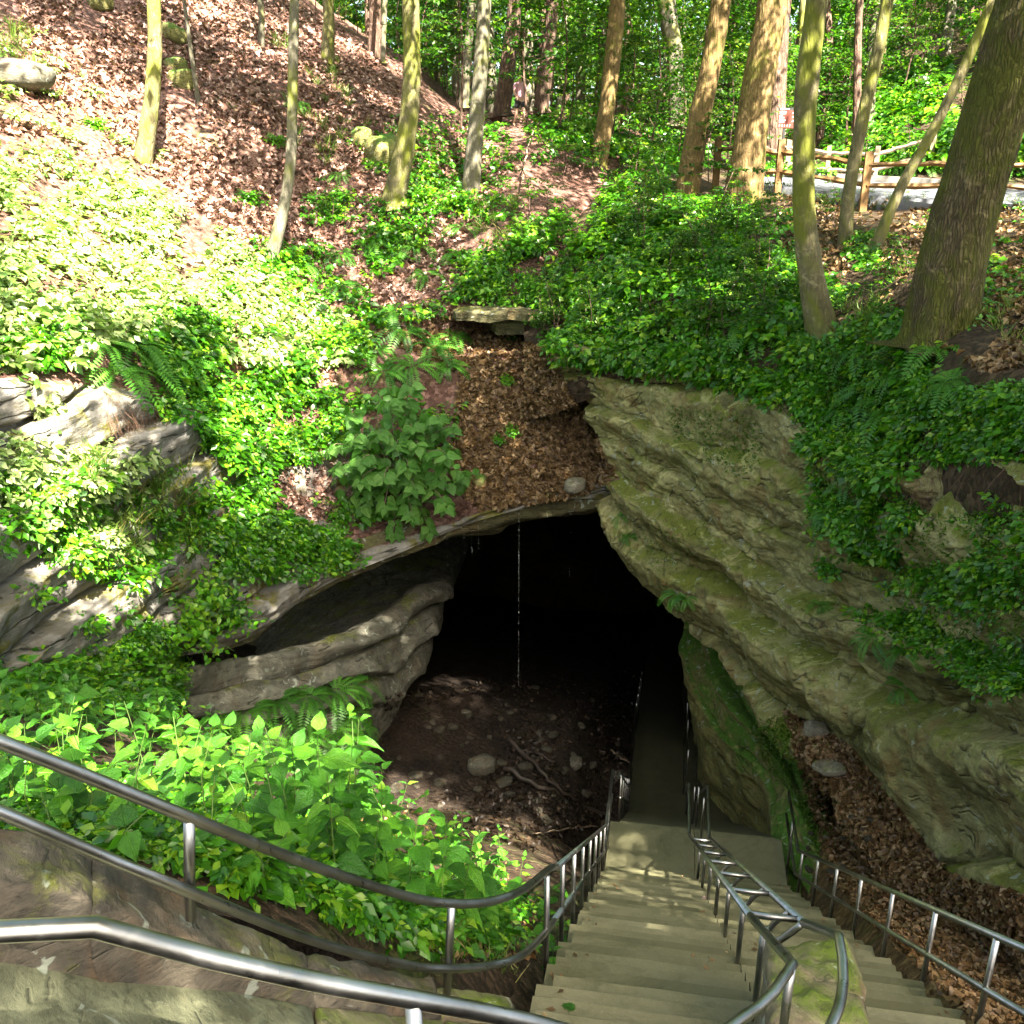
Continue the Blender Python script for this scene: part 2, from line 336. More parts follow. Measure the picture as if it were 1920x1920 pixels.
MAT['fern'] = leaf_mat('fern_leaf', [(0, (0.03, 0.12, 0.014)), (0.6, (0.06, 0.2, 0.02)), (1, (0.09, 0.25, 0.03))], 0.4)
MAT['round'] = veined('round_leaf', [(0, (0.055, 0.17, 0.022)), (0.6, (0.085, 0.23, 0.034)), (1, (0.13, 0.28, 0.05))], 0.32)
MAT['moss'] = leaf_mat('moss_tuft', [(0, (0.03, 0.09, 0.006)), (0.6, (0.06, 0.14, 0.008)), (1, (0.1, 0.17, 0.014))], 0.25)
MAT['grass'] = leaf_mat('grass_blade', [(0, (0.05, 0.12, 0.015)), (0.7, (0.11, 0.18, 0.03)), (1, (0.3, 0.24, 0.1))], 0.35)
MAT['dead'] = leaf_mat('fallen_leaf', [(0, (0.07, 0.034, 0.023)), (0.4, (0.15, 0.078, 0.057)), (0.75, (0.26, 0.155, 0.122)), (1, (0.42, 0.29, 0.245))], 0.12, 1.2)
MAT['deadb'] = leaf_mat('brown_fallen_leaf', [(0, (0.055, 0.030, 0.012)), (0.4, (0.12, 0.068, 0.028)), (0.75, (0.20, 0.122, 0.055)), (1, (0.33, 0.225, 0.12))], 0.12, 1.2)
MAT['stem'] = plain_mat('green_stem', (0.06, 0.11, 0.02), 0.6)
MAT['root'] = plain_mat('hanging_root', (0.11, 0.06, 0.035), 0.9)

# ------------------------------------------------------------------ terrain sheets
BV_V, BV_F, bv_off = [], [], 0
SHEETS = {}
def add_bvh(v, f):
    global bv_off
    BV_V.append(np.asarray(v).reshape(-1, 3)); BV_F.append(np.asarray(f) + bv_off); bv_off += len(BV_V[-1])
def sheet(name, g, mat, attrs=None, flip=False):
    nr, nc = g.shape[:2]; f = gfaces(nr, nc)
    if flip: f = f[:, ::-1]
    o = obj(name, g.reshape(-1, 3), f, mat, attrs=attrs); o['kind'] = 'structure'
    add_bvh(g, f); SHEETS[name] = o
    return o
def sm(a, b, x):
    t = np.clip((x - a) / (b - a), 0, 1); return t * t * (3 - 2 * t)
def ledges(h, A):
    """overhanging beds: A * sawtooth of the height coordinate, every bed with its own thickness"""
    k = np.floor(h); s = h - k
    amp = 0.45 + 0.9 * _hash(k, k * 0 + 3, k * 0 + 7, 11)
    return A * amp * (sm(0.0, 0.12, s) * (0.35 + 0.65 * s) * (1 - sm(0.90, 1.0, s)))

# hillside: rows run from the rock lip / base up the slope
S1C = [
 (-600, [(1250,6),(1000,7),(800,8),(600,9.5),(400,12),(150,16),(-150,21),(-500,28),(-900,40)]),
 (-250, [(1260,7.8),(1040,8.6),(850,9.4),(670,10.5),(480,12.6),(230,16.4),(-20,21),(-300,27),(-600,39)]),
 (0,   [(1270,9.5),(1080,10.2),(900,10.8),(740,11.6),(550,13),(300,16.5),(100,20.5),(-120,26),(-350,38)]),
 (250, [(1240,11.3),(1080,11.9),(900,12.6),(760,13.3),(600,14.8),(400,17.8),(200,21.5),(-40,27),(-230,40)]),
 (450, [(1200,13),(1090,13.4),(960,14),(820,14.9),(670,16.2),(480,18.8),(280,22),(40,28),(-120,42)]),
 (600, [(1100,14.4),(1020,14.8),(920,15.4),(800,16.3),(680,17.5),(500,19.8),(300,23),(90,29),(0,44)]),
 (750, [(1035,15.2),(970,15.5),(880,16.1),(780,17),(660,18.2),(500,20.2),(330,23),(150,29),(100,46)]),
 (870, [(985,15.8),(940,16),(860,16.6),(760,17.5),(650,18.5),(510,20.2),(360,23.3),(225,29),(190,46)]),
 (970, [(955,16),(915,16.2),(840,16.8),(740,17.7),(650,18.6),(500,20.2),(350,23.2),(225,29),(200,46)]),
 (1100,[(938,16.2),(900,16.8),(830,17.5),(740,18.2),(650,19.2),(500,21),(350,24),(235,30),(210,46)]),
 (1300,[(960,17.5),(900,18),(830,18.6),(740,19.3),(660,20.2),(500,22.3),(380,25),(290,31),(250,46)]),
]
SC = 1.27
ctrl = np.array([[P(px, py, d * SC) for (py, d) in rows] for px, rows in S1C]).transpose(1, 0, 2)
NR, NC = 330, 400
g = surf(ctrl, NR, NC); nrm = gnormals(g)
if nrm[NR // 3, NC // 2, 1] > 0: nrm = -nrm
rr = np.linspace(0, 8, NR)[:, None] * np.ones((1, NC)); cc = np.ones((NR, 1)) * np.linspace(0, 10, NC)[None]
# rockiness: steep lower part on the left, thin lip over the arch, ledge by the gap, crags at the far left top
rock = (1 - sm(2.6, 3.6, rr)) * (1 - sm(5.2, 6.6, cc)) * 0.55 + (1 - sm(0.25, 0.6, rr)) * 0.8
rock += 0.45 * (1 - sm(0.9, 1.7, rr)) * (1 - sm(4.4, 5.4, cc))
rock += 0.8 * sm(1.7, 2.1, rr) * (1 - sm(2.9, 3.3, rr)) * (1 - sm(2.5, 4.2, cc))
rock += 0.5 * sm(4.6, 5.2, rr) * (1 - sm(6.2, 6.8, rr)) * (1 - sm(1.4, 2.0, cc))
rock = np.clip(rock + 0.35 * fbm(g * 0.35, 3, 5), 0, 1)
hcoord = (g[..., 2] - 0.28 * g[..., 0] + 0.35 * fbm(g * 0.45, 3, 9)) / 0.95
out = nrm * np.array([1, 1, 0.35])
big = fbm(g * 0.22, 4, 1) * 0.5 + fbm(g * 0.9, 4, 2) * 0.16 + fbm(g * 4, 3, 3) * 0.035
fade = sm(0.0, 0.25, rr)
g = g + nrm * (big * fade)[..., None] + out * (ledges(hcoord, 0.75) * rock * np.minimum(1, 0.35 + fade))[..., None]
g = g + nrm * (fbm(g * np.array([1.5, 1.5, 5.0]), 4, 21) * 0.10 * rock)[..., None]
# hollow under the jutting ledge
hc = P(955, 622, 18.8 * SC); dd = np.linalg.norm((g - hc) * np.array([0.42, 0.5, 1.7]), axis=-1)
g[..., 1] += 3.2 * np.exp(-(dd / 0.55) ** 2); g[..., 2] -= 0.2 * np.exp(-(dd / 0.55) ** 2)
sheet('hillside', g, MAT['litter'], {'rock': rock}); HILL = g

# right bank and plateau above the cliff
S9C = [
 (1030,[(655,16.9),(600,17.4),(540,18.2),(460,19.6),(380,22),(300,25.5),(225,31),(200,40),(185,60)]),
 (1250,[(685,15.3),(620,15.9),(540,17),(450,18.8),(370,21.5),(310,25.5),(255,31),(228,40),(150,60)]),
 (1450,[(735,13.4),(650,14),(560,15.2),(460,17.4),(385,20.8),(345,24.5),(316,30),(255,38),(90,60)]),
 (1590,[(850,11.8),(740,12.4),(620,13.4),(500,15.8),(420,19),(375,23.2),(336,29.5),(235,36),(50,60)]),
 (1740,[(900,9.9),(780,10.3),(660,11),(540,13),(450,16.5),(390,21.5),(343,28.5),(200,34),(0,60)]),
 (1910,[(900,8.3),(800,8.6),(700,9.2),(580,11.3),(470,15),(400,20.5),(352,28),(180,34),(-30,60)]),
 (2200,[(930,6.6),(830,6.8),(720,7.4),(600,9.5),(490,13.5),(410,19.5),(357,27),(180,33),(-30,60)]),
 (2700,[(1000,5),(900,5.2),(780,5.8),(640,8),(520,12),(430,18.5),(368,25),(190,31),(-30,60)]),
 (3400,[(1100,4.2),(1000,4.4),(880,5),(720,7),(580,11),(460,17),(380,24),(200,30),(-30,60)]),
]
def ssc(px): return 1.27 if px <= 1250 else 1.27 - 0.09 * min(1, (px - 1250) / 650)
ctrl = np.array([[P(px, py, d * ssc(px)) for (py, d) in rows] for px, rows in S9C]).transpose(1, 0, 2)
g = surf(ctrl, 200, 330); nrm = gnormals(g)
if nrm[60, 100, 2] < 0: nrm = -nrm
rr = np.linspace(0, 8, 200)[:, None] * np.ones((1, 330))
amp = sm(0, 0.5, rr) * (1 - 0.85 * sm(3.6, 4.4, rr) * (1 - sm(6.3, 7, rr)))
g = g + nrm * ((fbm(g * 0.35, 4, 31) * 0.35 + fbm(g * 1.6, 4, 32) * 0.12 + fbm(g * 6, 2, 33) * 0.025) * amp)[..., None]
g[0] += np.array([0, 0.2, -0.5])
edge = (1 - sm(0, 1.1, np.linspace(0, 8, 330)))[None] * np.ones((200, 1)); g[..., 2] -= 1.1 * edge ** 1.5; g[..., 0] -= 0.6 * edge
sheet('right_bank', g, MAT['bank']); BANK = g

# the overhanging cliff on the right: top edge, face, lip, underside
S2C = [
 [(1040,668,21.6),(1085,730,21.2),(1125,820,20.7),(1150,890,20.4),(1158,935,20.5)],
 [(1150,670,20.4),(1150,760,20.1),(1170,850,19.9),(1185,930,19.8),(1190,1010,20.0)],
 [(1250,690,19.4),(1240,800,19.1),(1250,900,18.9),(1250,990,18.9),(1235,1085,19.3)],
 [(1360,710,18.0),(1345,840,17.8),(1345,950,17.8),(1330,1040,18.0),(1300,1140,18.5)],
 [(1470,760,16.5),(1460,890,16.4),(1450,1010,16.5),(1430,1110,16.8),(1380,1210,17.4)],
 [(1570,850,14.6),(1570,970,14.6),(1560,1090,14.7),(1530,1200,15.1),(1470,1310,15.9)],
 [(1730,900,12.0),(1730,1040,12.1),(1725,1170,12.2),(1690,1300,12.8),(1610,1450,13.8)],
 [(1860,900,9.9),(1880,1070,9.9),(1885,1230,10.1),(1850,1410,10.6),(1760,1650,11.2)],
 [(2060,920,8.1),(2060,1120,8.1),(2050,1320,8.2),(2000,1550,8.4),(1900,1830,8.7)],
 [(2320,950,6.7),(2320,1180,6.6),(2300,1420,6.5),(2250,1660,6.5),(2120,2000,6.6)],
 [(2800,1000,5.2),(2800,1300,5.0),(2780,1600,4.9),(2700,1900,4.9),(2500,2300,5.0)],
]
ctrl = []
for c in S2C:
    pts = [P(*q) for q in c]
    l = pts[-1]
    ctrl.append([pts[0] + np.array([0.3, 1.6, -0.7]), pts[0] + np.array([0, 0.35, -0.08])] + pts + [l + np.array([0.35, 0.9, -0.12]), l + np.array([0.9, 2.6, -0.3]), l + np.array([1.6, 4.6, -2.6])])
ctrl = np.array(ctrl).transpose(1, 0, 2)
NR, NC = 400, 620
g = surf(ctrl, NR, NC); nrm = gnormals(g)
if nrm[NR // 2, NC // 2, 1] > 0: nrm = -nrm
rr = np.linspace(0, 9, NR)[:, None] * np.ones((1, NC)); cc = np.ones((NR, 1)) * np.linspace(0, 10, NC)[None]
hb = rr * 1.25 + 0.6 * fbm(g * 0.33, 3, 41) + 0.2 * fbm(g * 1.2, 3, 42) + 0.12 * cc
k = np.floor(hb); s = hb - k
bedamp = 0.25 + 0.75 * _hash(k, k * 0 + 1, k * 0 + 5, 3)
face = sm(1.0, 1.8, rr) * (1 - sm(6.0, 7.2, rr))
bedp = bedamp * (sm(0, 0.15, s) * (1 - 0.75 * sm(0.25, 1.0, s)))
disp = 0.66 * bedp * face * (0.4 + 0.9 * np.clip(0.5 + 1.2 * fbm(g * 0.3 + 5, 2, 57), 0, 1)) + 0.55 * fbm(g * 0.3, 3, 43) * face + 0.08 * fbm(g * 1.4, 4, 44) + 0.07 * fbm(g * np.array([4.0, 4.0, 4.0]), 4, 45)
rid = 1 - np.abs(fbm(g * 0.7, 4, 46)); disp += (rid - 0.75) * 0.25 * face
bq = np.stack([rr * 2.3 + 0.5 * fbm(g * 0.8, 3, 47), cc * 0.9, rr * 0], -1)
crk = np.exp(-(fbm(bq, 3, 48) / 0.045) ** 2); disp -= 0.13 * crk * face * (fbm(g * 0.6, 2, 49) > -0.1)
crk2 = np.exp(-(fbm(bq * np.array([2.2, 2.6, 1]), 3, 50) / 0.05) ** 2); disp -= 0.05 * crk2
disp += 0.03 * (1 - 2 * np.abs(fbm(g * 2.4, 4, 55))) + 0.022 * fbm(g * 11, 3, 56)
g = g + nrm * disp[..., None]
hq = P(1850, 935, 9.9); dd = np.linalg.norm((g - hq) * np.array([0.6, 0.6, 1.35]), axis=-1)
g = g + (2.3 * np.exp(-(dd / 0.7) ** 2))[..., None] * np.array([0.45, 0.85, 0.0])
sheet('cliff', g, MAT['cliff'], {'bu': hb * 0.65, 'bw': cc})

# cave ceiling behind the arch lip
lip = [(300,1225,11.6),(450,1203,13.0),(520,1150,13.7),(600,1103,14.4),(680,1065,14.85),(750,1037,15.2),(870,988,15.8),(970,958,16.0),(1100,941,16.2),(1160,940,16.1),(1200,1040,15.6),(1300,1140,14.6),(1380,1210,13.7),(1470,1310,12.6)]
ctrl = []
for (px, py, d) in lip:
    l = P(px, py, d * SC if px <= 1160 else d * 1.265)
    ctrl.append([l + np.array([0, 0.5, 0.5]), l + np.array([0, 0.16, -0.03]), l + np.array([0, 0.7, -0.12]), l + np.array([0, 1.5, -0.1]), l + np.array([0, 3.2, 0.1]), l + np.array([0, 6.5, -0.4]), l + np.array([0, 14, -2.5]), l + np.array([0, 30, -8.5]), l + np.array([0, 60, -22])])
ctrl = np.array(ctrl).transpose(1, 0, 2)
g = surf(ctrl, 170, 260); nrm = gnormals(g)
if nrm[60, 130, 2] > 0: nrm = -nrm
rr = np.linspace(0, 8, 170)[:, None] * np.ones((1, 260))
hb = rr * 1.9 + 0.8 * fbm(g * 0.35, 3, 51); s = hb - np.floor(hb)
g = g + nrm * ((0.22 * (sm(0, 0.12, s) * (1 - s)) + 0.1 * fbm(g * 1.5, 4, 52) + 0.3 * fbm(g * 0.4, 2, 53)) * sm(0.6, 1.6, rr) + 0.05 * fbm(g * 3, 4, 54))[..., None]
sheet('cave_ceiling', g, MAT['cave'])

# stepped limestone beds at the left of the mouth
def slab_sheet(name, cols, nr, nc, mat, bands, A, seed, endup=True):
    ctrl = []
    for ci, c in enumerate(cols):
        if ci < 8: c = [(c[0][0], c[0][1] + 6, c[0][2] + 6.0), (c[1][0], 0.35 * c[1][1] + 0.65 * c[2][1], c[2][2] + 2.2)] + list(c[2:])
        pts = [P(*q) for q in c]
        ctrl.append([pts[0] + np.array([-0.5, 1.6, 0.9])] + pts + [pts[-1] + np.array([0.15, 0.5, -2.2])])
    ctrl = np.array(ctrl).transpose(1, 0, 2); m = ctrl.shape[0] - 1
    g = surf(ctrl, nr, nc); nrm = gnormals(g)
    if nrm[nr // 2, nc // 2, 1] > 0: nrm = -nrm
    rr = np.linspace(0, m, nr)[:, None] * np.ones((1, nc)); cc = np.ones((nr, 1)) * np.linspace(0, 1, nc)[None]
    hb = rr + 0.30 * fbm(g * 0.42, 3, seed) + 0.08 * fbm(g * 2.2, 4, seed + 1); fac = 1 - 2 * np.abs(fbm(g * 0.9, 3, seed + 7))
    dsp = np.zeros_like(hb)
    for (r0, amp) in bands:     # a bed swells towards its lower edge, then drops back into a dark joint
        dsp += amp * (sm(r0 - 0.95, r0 - 0.1, hb) * (1 - sm(r0 - 0.02, r0 + 0.07, hb)) - 0.55 * np.exp(-((hb - r0 - 0.1) / 0.07) ** 2))
    g = g + nrm * (A * dsp * (1 - 0.75 * sm(0.5, 0.7, cc)) * (0.6 + 0.6 * np.clip(0.5 + fbm(g * 0.35 + 9, 2, seed + 8), 0, 1)) + 0.05 * fac + 0.13 * fbm(g * 0.7, 4, seed + 2) + 0.05 * fbm(g * np.array([2, 2, 7.0]), 4, seed + 3) + 0.02 * fbm(g * 9, 3, seed + 4))[..., None]
    return sheet(name, g, mat)
slab_sheet('rock_ledges', [
 [(250,1225,14.6),(240,1262,14.2),(230,1300,13.9),(220,1340,13.7),(220,1390,13.5),(220,1440,13.4)],
 [(450,1215,16.9),(430,1255,16.4),(400,1292,15.9),(385,1330,15.6),(390,1370,15.5),(400,1430,15.3)],
 [(540,1150,18.2),(545,1205,17.7),(550,1255,17.3),(550,1300,16.9),(550,1340,16.6),(545,1420,16.3)],
 [(640,1098,19.6),(640,1160,19.1),(650,1210,18.6),(660,1262,18.2),(665,1315,17.8),(665,1410,17.4)],
 [(740,1050,21.2),(735,1115,20.7),(745,1165,20.3),(735,1235,19.7),(722,1300,19.2),(700,1385,18.8)],
 [(830,1015,23),(815,1075,22.6),(815,1120,22.2),(800,1180,21.6),(775,1255,20.9),(745,1330,20.3)],
 [(872,1003,25.5),(852,1060,25.3),(838,1105,25),(815,1165,24.7),(785,1235,24),(755,1305,23.3)],
 [(862,1010,31),(840,1060,31),(828,1105,31),(805,1165,30.5),(775,1235,30),(745,1290,29)],
 [(850,1020,42),(830,1060,42),(818,1105,42),(800,1160,42),(770,1220,42),(745,1260,42)],
 [(840,1040,70),(820,1070,70),(810,1105,70),(795,1150,70),(770,1200,70),(750,1240,70)],
], 240, 300, MAT['slab'], [(3.15, 1.0), (4.1, 0.8), (5.0, 0.9)], 0.40, 61)

# mossy rock fin between the lower path and the leaf gully
def fin():
    cols = [
     [(1305,1150,22.5),(1330,1150,22.2),(1370,1165,22.2),(1420,1185,23)],
     [(1297,1215,21.5),(1330,1205,21.0),(1380,1215,20.8),(1450,1250,21.3)],
     [(1318,1290,20.2),(1350,1275,19.7),(1410,1290,19.5),(1490,1325,20.0)],
     [(1360,1360,18.9),(1390,1345,18.4),(1450,1365,18.2),(1550,1400,18.8)],
     [(1425,1430,17.3),(1450,1415,16.9),(1510,1440,16.7),(1610,1480,17.2)],
     [(1463,1510,15.7),(1490,1500,15.3),(1545,1520,15.2),(1640,1560,15.6)],
     [(1475,1590,14.3),(1510,1585,14.0),(1570,1600,13.9),(1660,1640,14.1)],
     [(1520,1700,12.2),(1555,1690,12.0),(1610,1700,11.9),(1690,1730,12.0)],
     [(1580,1800,10.2),(1615,1800,10.0),(1660,1810,9.9),(1730,1830,9.9)]]
    ctrl = []
    for i, c in enumerate(cols):
        pts = [P(*q) for q in c]; l = pts[0]; dr = [3.2, 3.4, 3.4, 3.2, 2.6, 2.2, 1.9, 1.4, 1.0][i]
        ctrl.append([l + np.array([0.5, 0.4, -dr - 2.5]), l + np.array([0.18, 0.15, -dr * 0.5]), l + np.array([-0.06, 0, -0.35])] + pts + [pts[-1] + np.array([0.5, 0.5, -0.9])])
    ctrl = np.array(ctrl).transpose(1, 0, 2)
    g = surf(ctrl, 150, 260); nrm = gnormals(g)
    if nrm[90, 130, 2] < 0: nrm = -nrm
    hb = np.linspace(0, 7, 150)[:, None] * 1.3 + 0.7 * fbm(g * 0.5, 3, 71); s = hb - np.floor(hb)
    g = g + nrm * (0.18 * sm(0, 0.2, s) * (1 - s) + 0.25 * fbm(g * 0.6, 4, 72) + 0.08 * fbm(g * 2.5, 4, 73) + 0.025 * fbm(g * 9, 3, 74))[..., None]
    return sheet('mossy_rock_shelf', g, MAT['fin'])
fin()

# leaf-filled gully under the cliff
ctrl = np.array([[P(*q) for q in c] for c in [
 [(1480,1345,19.5),(1560,1380,20),(1640,1400,21)],
 [(1500,1480,16.8),(1600,1470,17.0),(1720,1450,18.5)],
 [(1540,1570,14.0),(1660,1560,14.4),(1800,1540,15.8)],
 [(1570,1660,11.4),(1720,1650,11.8),(1900,1640,13)],
 [(1640,1735,8.4),(1800,1750,9.4),(2050,1770,10.5)],
 [(1715,1815,6.3),(1880,1860,7.3),(2200,1900,8.4)],
 [(1790,1885,5.1),(2000,1960,5.8),(2400,2050,7)],
 [(1880,1990,4.0),(2150,2100,4.6),(2700,2300,5.5)]]]).transpose(1, 0, 2)
g = surf(ctrl, 90, 200); g[..., 2] += 0.10 * fbm(g * 1.0, 4, 81) + 0.03 * fbm(g * 5, 3, 82)
g[0] += np.array([-0.4, 0, -0.6])
sheet('leaf_gully', g, MAT['gully'])

# slope between the retaining wall and the cave, then the cave floor
ctrl = np.array([[W(*q) for q in c] for c in [
 [(-10,1,-1.6),(-10,4,-2.6),(-10.3,8,-4.4),(-10.6,11,-5.6)],
 [(-6,2.5,-2.0),(-6.3,5,-3.4),(-6.9,8.5,-5.2),(-7.6,12.8,-7.2)],
 [(-2.6,2.7,-2.5),(-3.1,5,-3.8),(-4.6,9.5,-6.3),(-6.6,15.2,-8.6)],
 [(-1.35,3.5,-3.25),(-1.7,5.2,-4.15),(-3.2,10,-7.6),(-5.2,16.6,-11.2)],
 [(-.5,4.1,-4.35),(-.6,5.5,-5.0),(-1.2,10.5,-8.9),(-2.5,17.0,-12.7)],
 [(.05,4.7,-5.2),(.2,6.3,-6.2),(.5,10.5,-9.4),(0,17.0,-13.1)],
 [(.35,5.2,-5.75),(.68,7,-7.1),(1.38,11,-10.1),(2.2,16.6,-14.3)],
 [(.9,5.2,-6.3),(1.3,7,-7.7),(2.1,11,-10.9),(3.1,16.6,-15)]]]).transpose(1, 0, 2)
g = surf(ctrl, 150, 240); g[..., 2] += 0.09 * fbm(g * 1.1, 4, 91) + 0.03 * fbm(g * 5, 3, 92)
sheet('fern_slope', g, MAT['bank'])
xs, ys = np.meshgrid(np.linspace(-12, 14, 190), np.concatenate([np.linspace(13.5, 30, 170), np.linspace(30.5, 82, 70)]))
zf = Z0 - 12.4 - 0.25 * (xs + 3) * (np.abs(xs + 3) < 99) * 0.9 - 0.02 * (ys - 16)
zf = np.clip(zf, Z0 - 15.1, Z0 - 9) - 0.9 * sm(22, 13.5, ys) * 0
zf = zf - 1.6 * sm(16.5, 13.5, ys)
tt = (xs - 0.28) * 0.9854 - (ys - 5.2) * 0.17
zf = zf * (1 - sm(-1.6, -0.3, tt)) + (Z0 - 15.15) * sm(-1.6, -0.3, tt)
zf = zf - 0.40 * np.clip(ys - 21.5, 0, 100)
g = np.stack([xs, ys, zf], -1); g[..., 2] += 0.16 * fbm(g * 0.8, 4, 95) + 0.06 * np.abs(fbm(g * 3, 4, 96))
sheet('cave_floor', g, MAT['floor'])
# end of the passage, dark rock
th = np.linspace(0, np.pi, 60); zz = np.linspace(-42, -9, 40)
g = np.array([[[17 * math.cos(t), 58 + 20 * math.sin(t), Z0 + z] for t in th] for z in zz]); g += 0.6 * fbm(g * 0.4, 3, 97)[..., None]
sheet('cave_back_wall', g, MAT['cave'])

# rock mass that closes the passage at its sides
bvh0 = BVHTree.FromPolygons(np.concatenate(BV_V[:3]).tolist(), np.concatenate(BV_F[:3]).tolist())
plan = catmull(np.array([(-40, 9), (-24, 11), (-13, 15), (-12.5, 24), (-14, 45), (-14, 85), (2, 88), (19, 85), (18, 45), (16, 26), (12.5, 18), (10.5, 12), (9.5, 7.5), (14, 5), (30, 4)], float), 150, 0)
rows = []
for (x, y) in plan:
    l, n, i, t = bvh0.ray_cast(Vector((x, y, 80)), Vector((0, 0, -1))); zt = (Z0 - 4 if y < 46 else Z0 + 2) if l is None else l.z - 0.15
    rows.append([[x, y, Z0 - 46 + (zt - Z0 + 46) * k] for k in np.linspace(0, 1, 12)])
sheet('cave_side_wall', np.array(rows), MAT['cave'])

# asphalt path on the plateau with its kerb
near = [(1300,352,29.2),(1440,348,28.2),(1600,364,26.4),(1750,374,25.4),(1920,384,24.6),(2200,395,23.8),(2700,410,23)]
far = [(1300,332,33.5),(1440,331,32.6),(1600,338,31.2),(1750,346,30.2),(1920,357,29.2),(2200,366,28.2),(2700,378,27)]
ctrl = np.array([[P(*q) for q in near], [P(*q) for q in far]])
ctrl = np.concatenate([ctrl[:1] + np.array([0, -0.02, -0.35]), ctrl, ctrl[1:] + np.array([0, 0.02, -0.35])])
g = np.concatenate([catmull(ctrl[i:i + 1], 120, 1) for i in range(4)]); gs = g.copy()
sheet('asphalt_path', np.concatenate([g[:1], np.linspace(g[1], g[2], 12), g[3:]]), MAT['asphalt'])
kb = gs[2]; prof = [(0.0, -0.3), (0.0, 0.15), (0.02, 0.17), (0.16, 0.17), (0.18, 0.15), (0.18, -0.3)]
sheet('kerb', np.array([kb + np.array([0, a + 0.003, b]) for a, b in prof]), MAT['kerb'])

# forest floor far away, one sheet to the horizon
xs, ys = np.meshgrid(np.linspace(-400, 400, 60), np.linspace(44, 700, 60))
g = np.stack([xs, ys, Z0 + 2.2 + 0.02 * (ys - 44) + np.clip(-xs - 8, 0, 60) * 0.22 + np.clip(xs - 12, 0, 60) * 0.10], -1)
g[..., 2] -= 8 * sm(60, 44, ys) + 0.0
sheet('forest_floor', g, MAT['bank'])

bvh = BVHTree.FromPolygons(np.concatenate(BV_V).tolist(), np.concatenate(BV_F).tolist())
CAM = Vector((0, 0, Z0))
def hit(px, py):
    d = Vector(PZ(px, py, 1.0)) - CAM; d.normalize()
    l, n, i, t = bvh.ray_cast(CAM, d)
    if l is None: return None
    if n.dot(d) > 0: n = -n
    return np.array(l), np.array(n), t
def ground(x, y, z=60.0):
    l, n, i, t = bvh.ray_cast(Vector((x, y, z)), Vector((0, 0, -1)))
    return (None if l is None else np.array(l)), n
print('terrain', round(time.time() - T0, 1))

# ------------------------------------------------------------------ concrete stairs
AX = np.array([0.17, 0.9854, 0.0]); BX = np.array([0.9854, -0.17, 0.0])
SO = np.array([0.28, 5.2, 0.0])
RUN, RISE = 0.28, 0.2
def step_top(i): return -5.44 - RISE * i          # i = 0 is the step at s in [0, RUN]
S_LAND = 26                                        # steps before the landing
LAND_L = 1.35
def SP3(s, t, zrel):
    p = SO + AX * s + BX * t; return np.array([p[0], p[1], Z0 + zrel])
def stair_z(s):
    if s < S_LAND * RUN: return -5.44 - RISE * s / RUN + 0.0
    if s < S_LAND * RUN + LAND_L: return step_top(S_LAND)
    return max(step_top(S_LAND) - RISE * (s - S_LAND * RUN - LAND_L) / RUN, PATH_Z) - 0.36 * max(0, s - (S_LAND * RUN + LAND_L + 20 * RUN) - 3.5)
PATH_Z = -14.7
stairs = empty('stairs', SP3(0, 1.37, -5.44)); tag(stairs, kind='structure')
WL = 1.37
def step_mesh(s0, s1, t0, t1, zt, depth, seed):
    # rounded nosing, slightly worn tread
    b = 0.018
    prof = [(s0, -depth), (s0, -b), (s0 + 0.002, 0), (s1 - b, 0), (s1, -b), (s1 - 0.012, -b - 0.03), (s1 - 0.016, -RISE - 0.05), (s1 - 0.016, -depth)]
    n = 9; ts = np.linspace(t0, t1, n)
    v = []
    for t in ts:
        for (s, z) in prof: v.append(SP3(s, t, zt + z))
    v = np.array(v); v = v + 0.006 * fbm(v * 3.0, 3, seed)[:, None]
    k = len(prof); f = []
    for a in range(n - 1):
        for j in range(k - 1): f.append((a * k + j, (a + 1) * k + j, (a + 1) * k + j + 1, a * k + j + 1))
    f.append(tuple(range(k))); f.append(tuple(reversed(range((n - 1) * k, n * k))))
    return v, f
def add_step(name, s0, s1, t0, t1, zt, depth, seed):
    v, f = step_mesh(s0, s1, t0, t1, zt, depth, seed)
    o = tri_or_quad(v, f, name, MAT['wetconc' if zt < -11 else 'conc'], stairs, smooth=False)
    return o
for i in range(-9, S_LAND):
    for lane, (t0, t1) in enumerate(((0.0, WL - 0.004), (WL + 0.004, 2.75))):
        jit = 0.05 * math.sin(i * 2.3 + lane)
        add_step('step', i * RUN, (i + 1) * RUN + 0.012, t0 + (jit if lane == 0 else 0), t1 + (jit if lane else 0), step_top(i), 0.75, 100 + i * 2 + lane)
add_step('landing', S_LAND * RUN, S_LAND * RUN + LAND_L, -0.05, WL - 0.004, step_top(S_LAND), 1.2, 300)
add_step('landing', S_LAND * RUN, S_LAND * RUN + LAND_L, WL + 0.004, 2.8, step_top(S_LAND), 1.2, 301)
S2ST = S_LAND * RUN + LAND_L
n2 = int(round((step_top(S_LAND) - PATH_Z) / RISE))
for i in range(1, n2):
    for lane, (t0, t1) in enumerate(((0.1, WL - 0.004), (WL + 0.004, 2.75))):
        add_step('step', S2ST + (i - 1) * RUN, S2ST + i * RUN + 0.012, t0, t1, step_top(S_LAND) - RISE * i, 0.7, 400 + i * 2 + lane)
S3ST = S2ST + (n2 - 1) * RUN
ss = np.linspace(S3ST - 0.1, S3ST + 50, 90)
pg = np.array([[SP3(s, 0.1 + (2.7 - 0.0) * k / 6 + 0.0 * s, PATH_Z - 0.36 * max(0, s - S3ST - 3.5)) for s in ss] for k in range(7)])
pg = np.concatenate([pg[:1] - np.array([0, 0, 0.6]), pg, pg[-1:] - np.array([0, 0, 0.6])])
sheet('cave_path', pg, MAT['wetconc'])

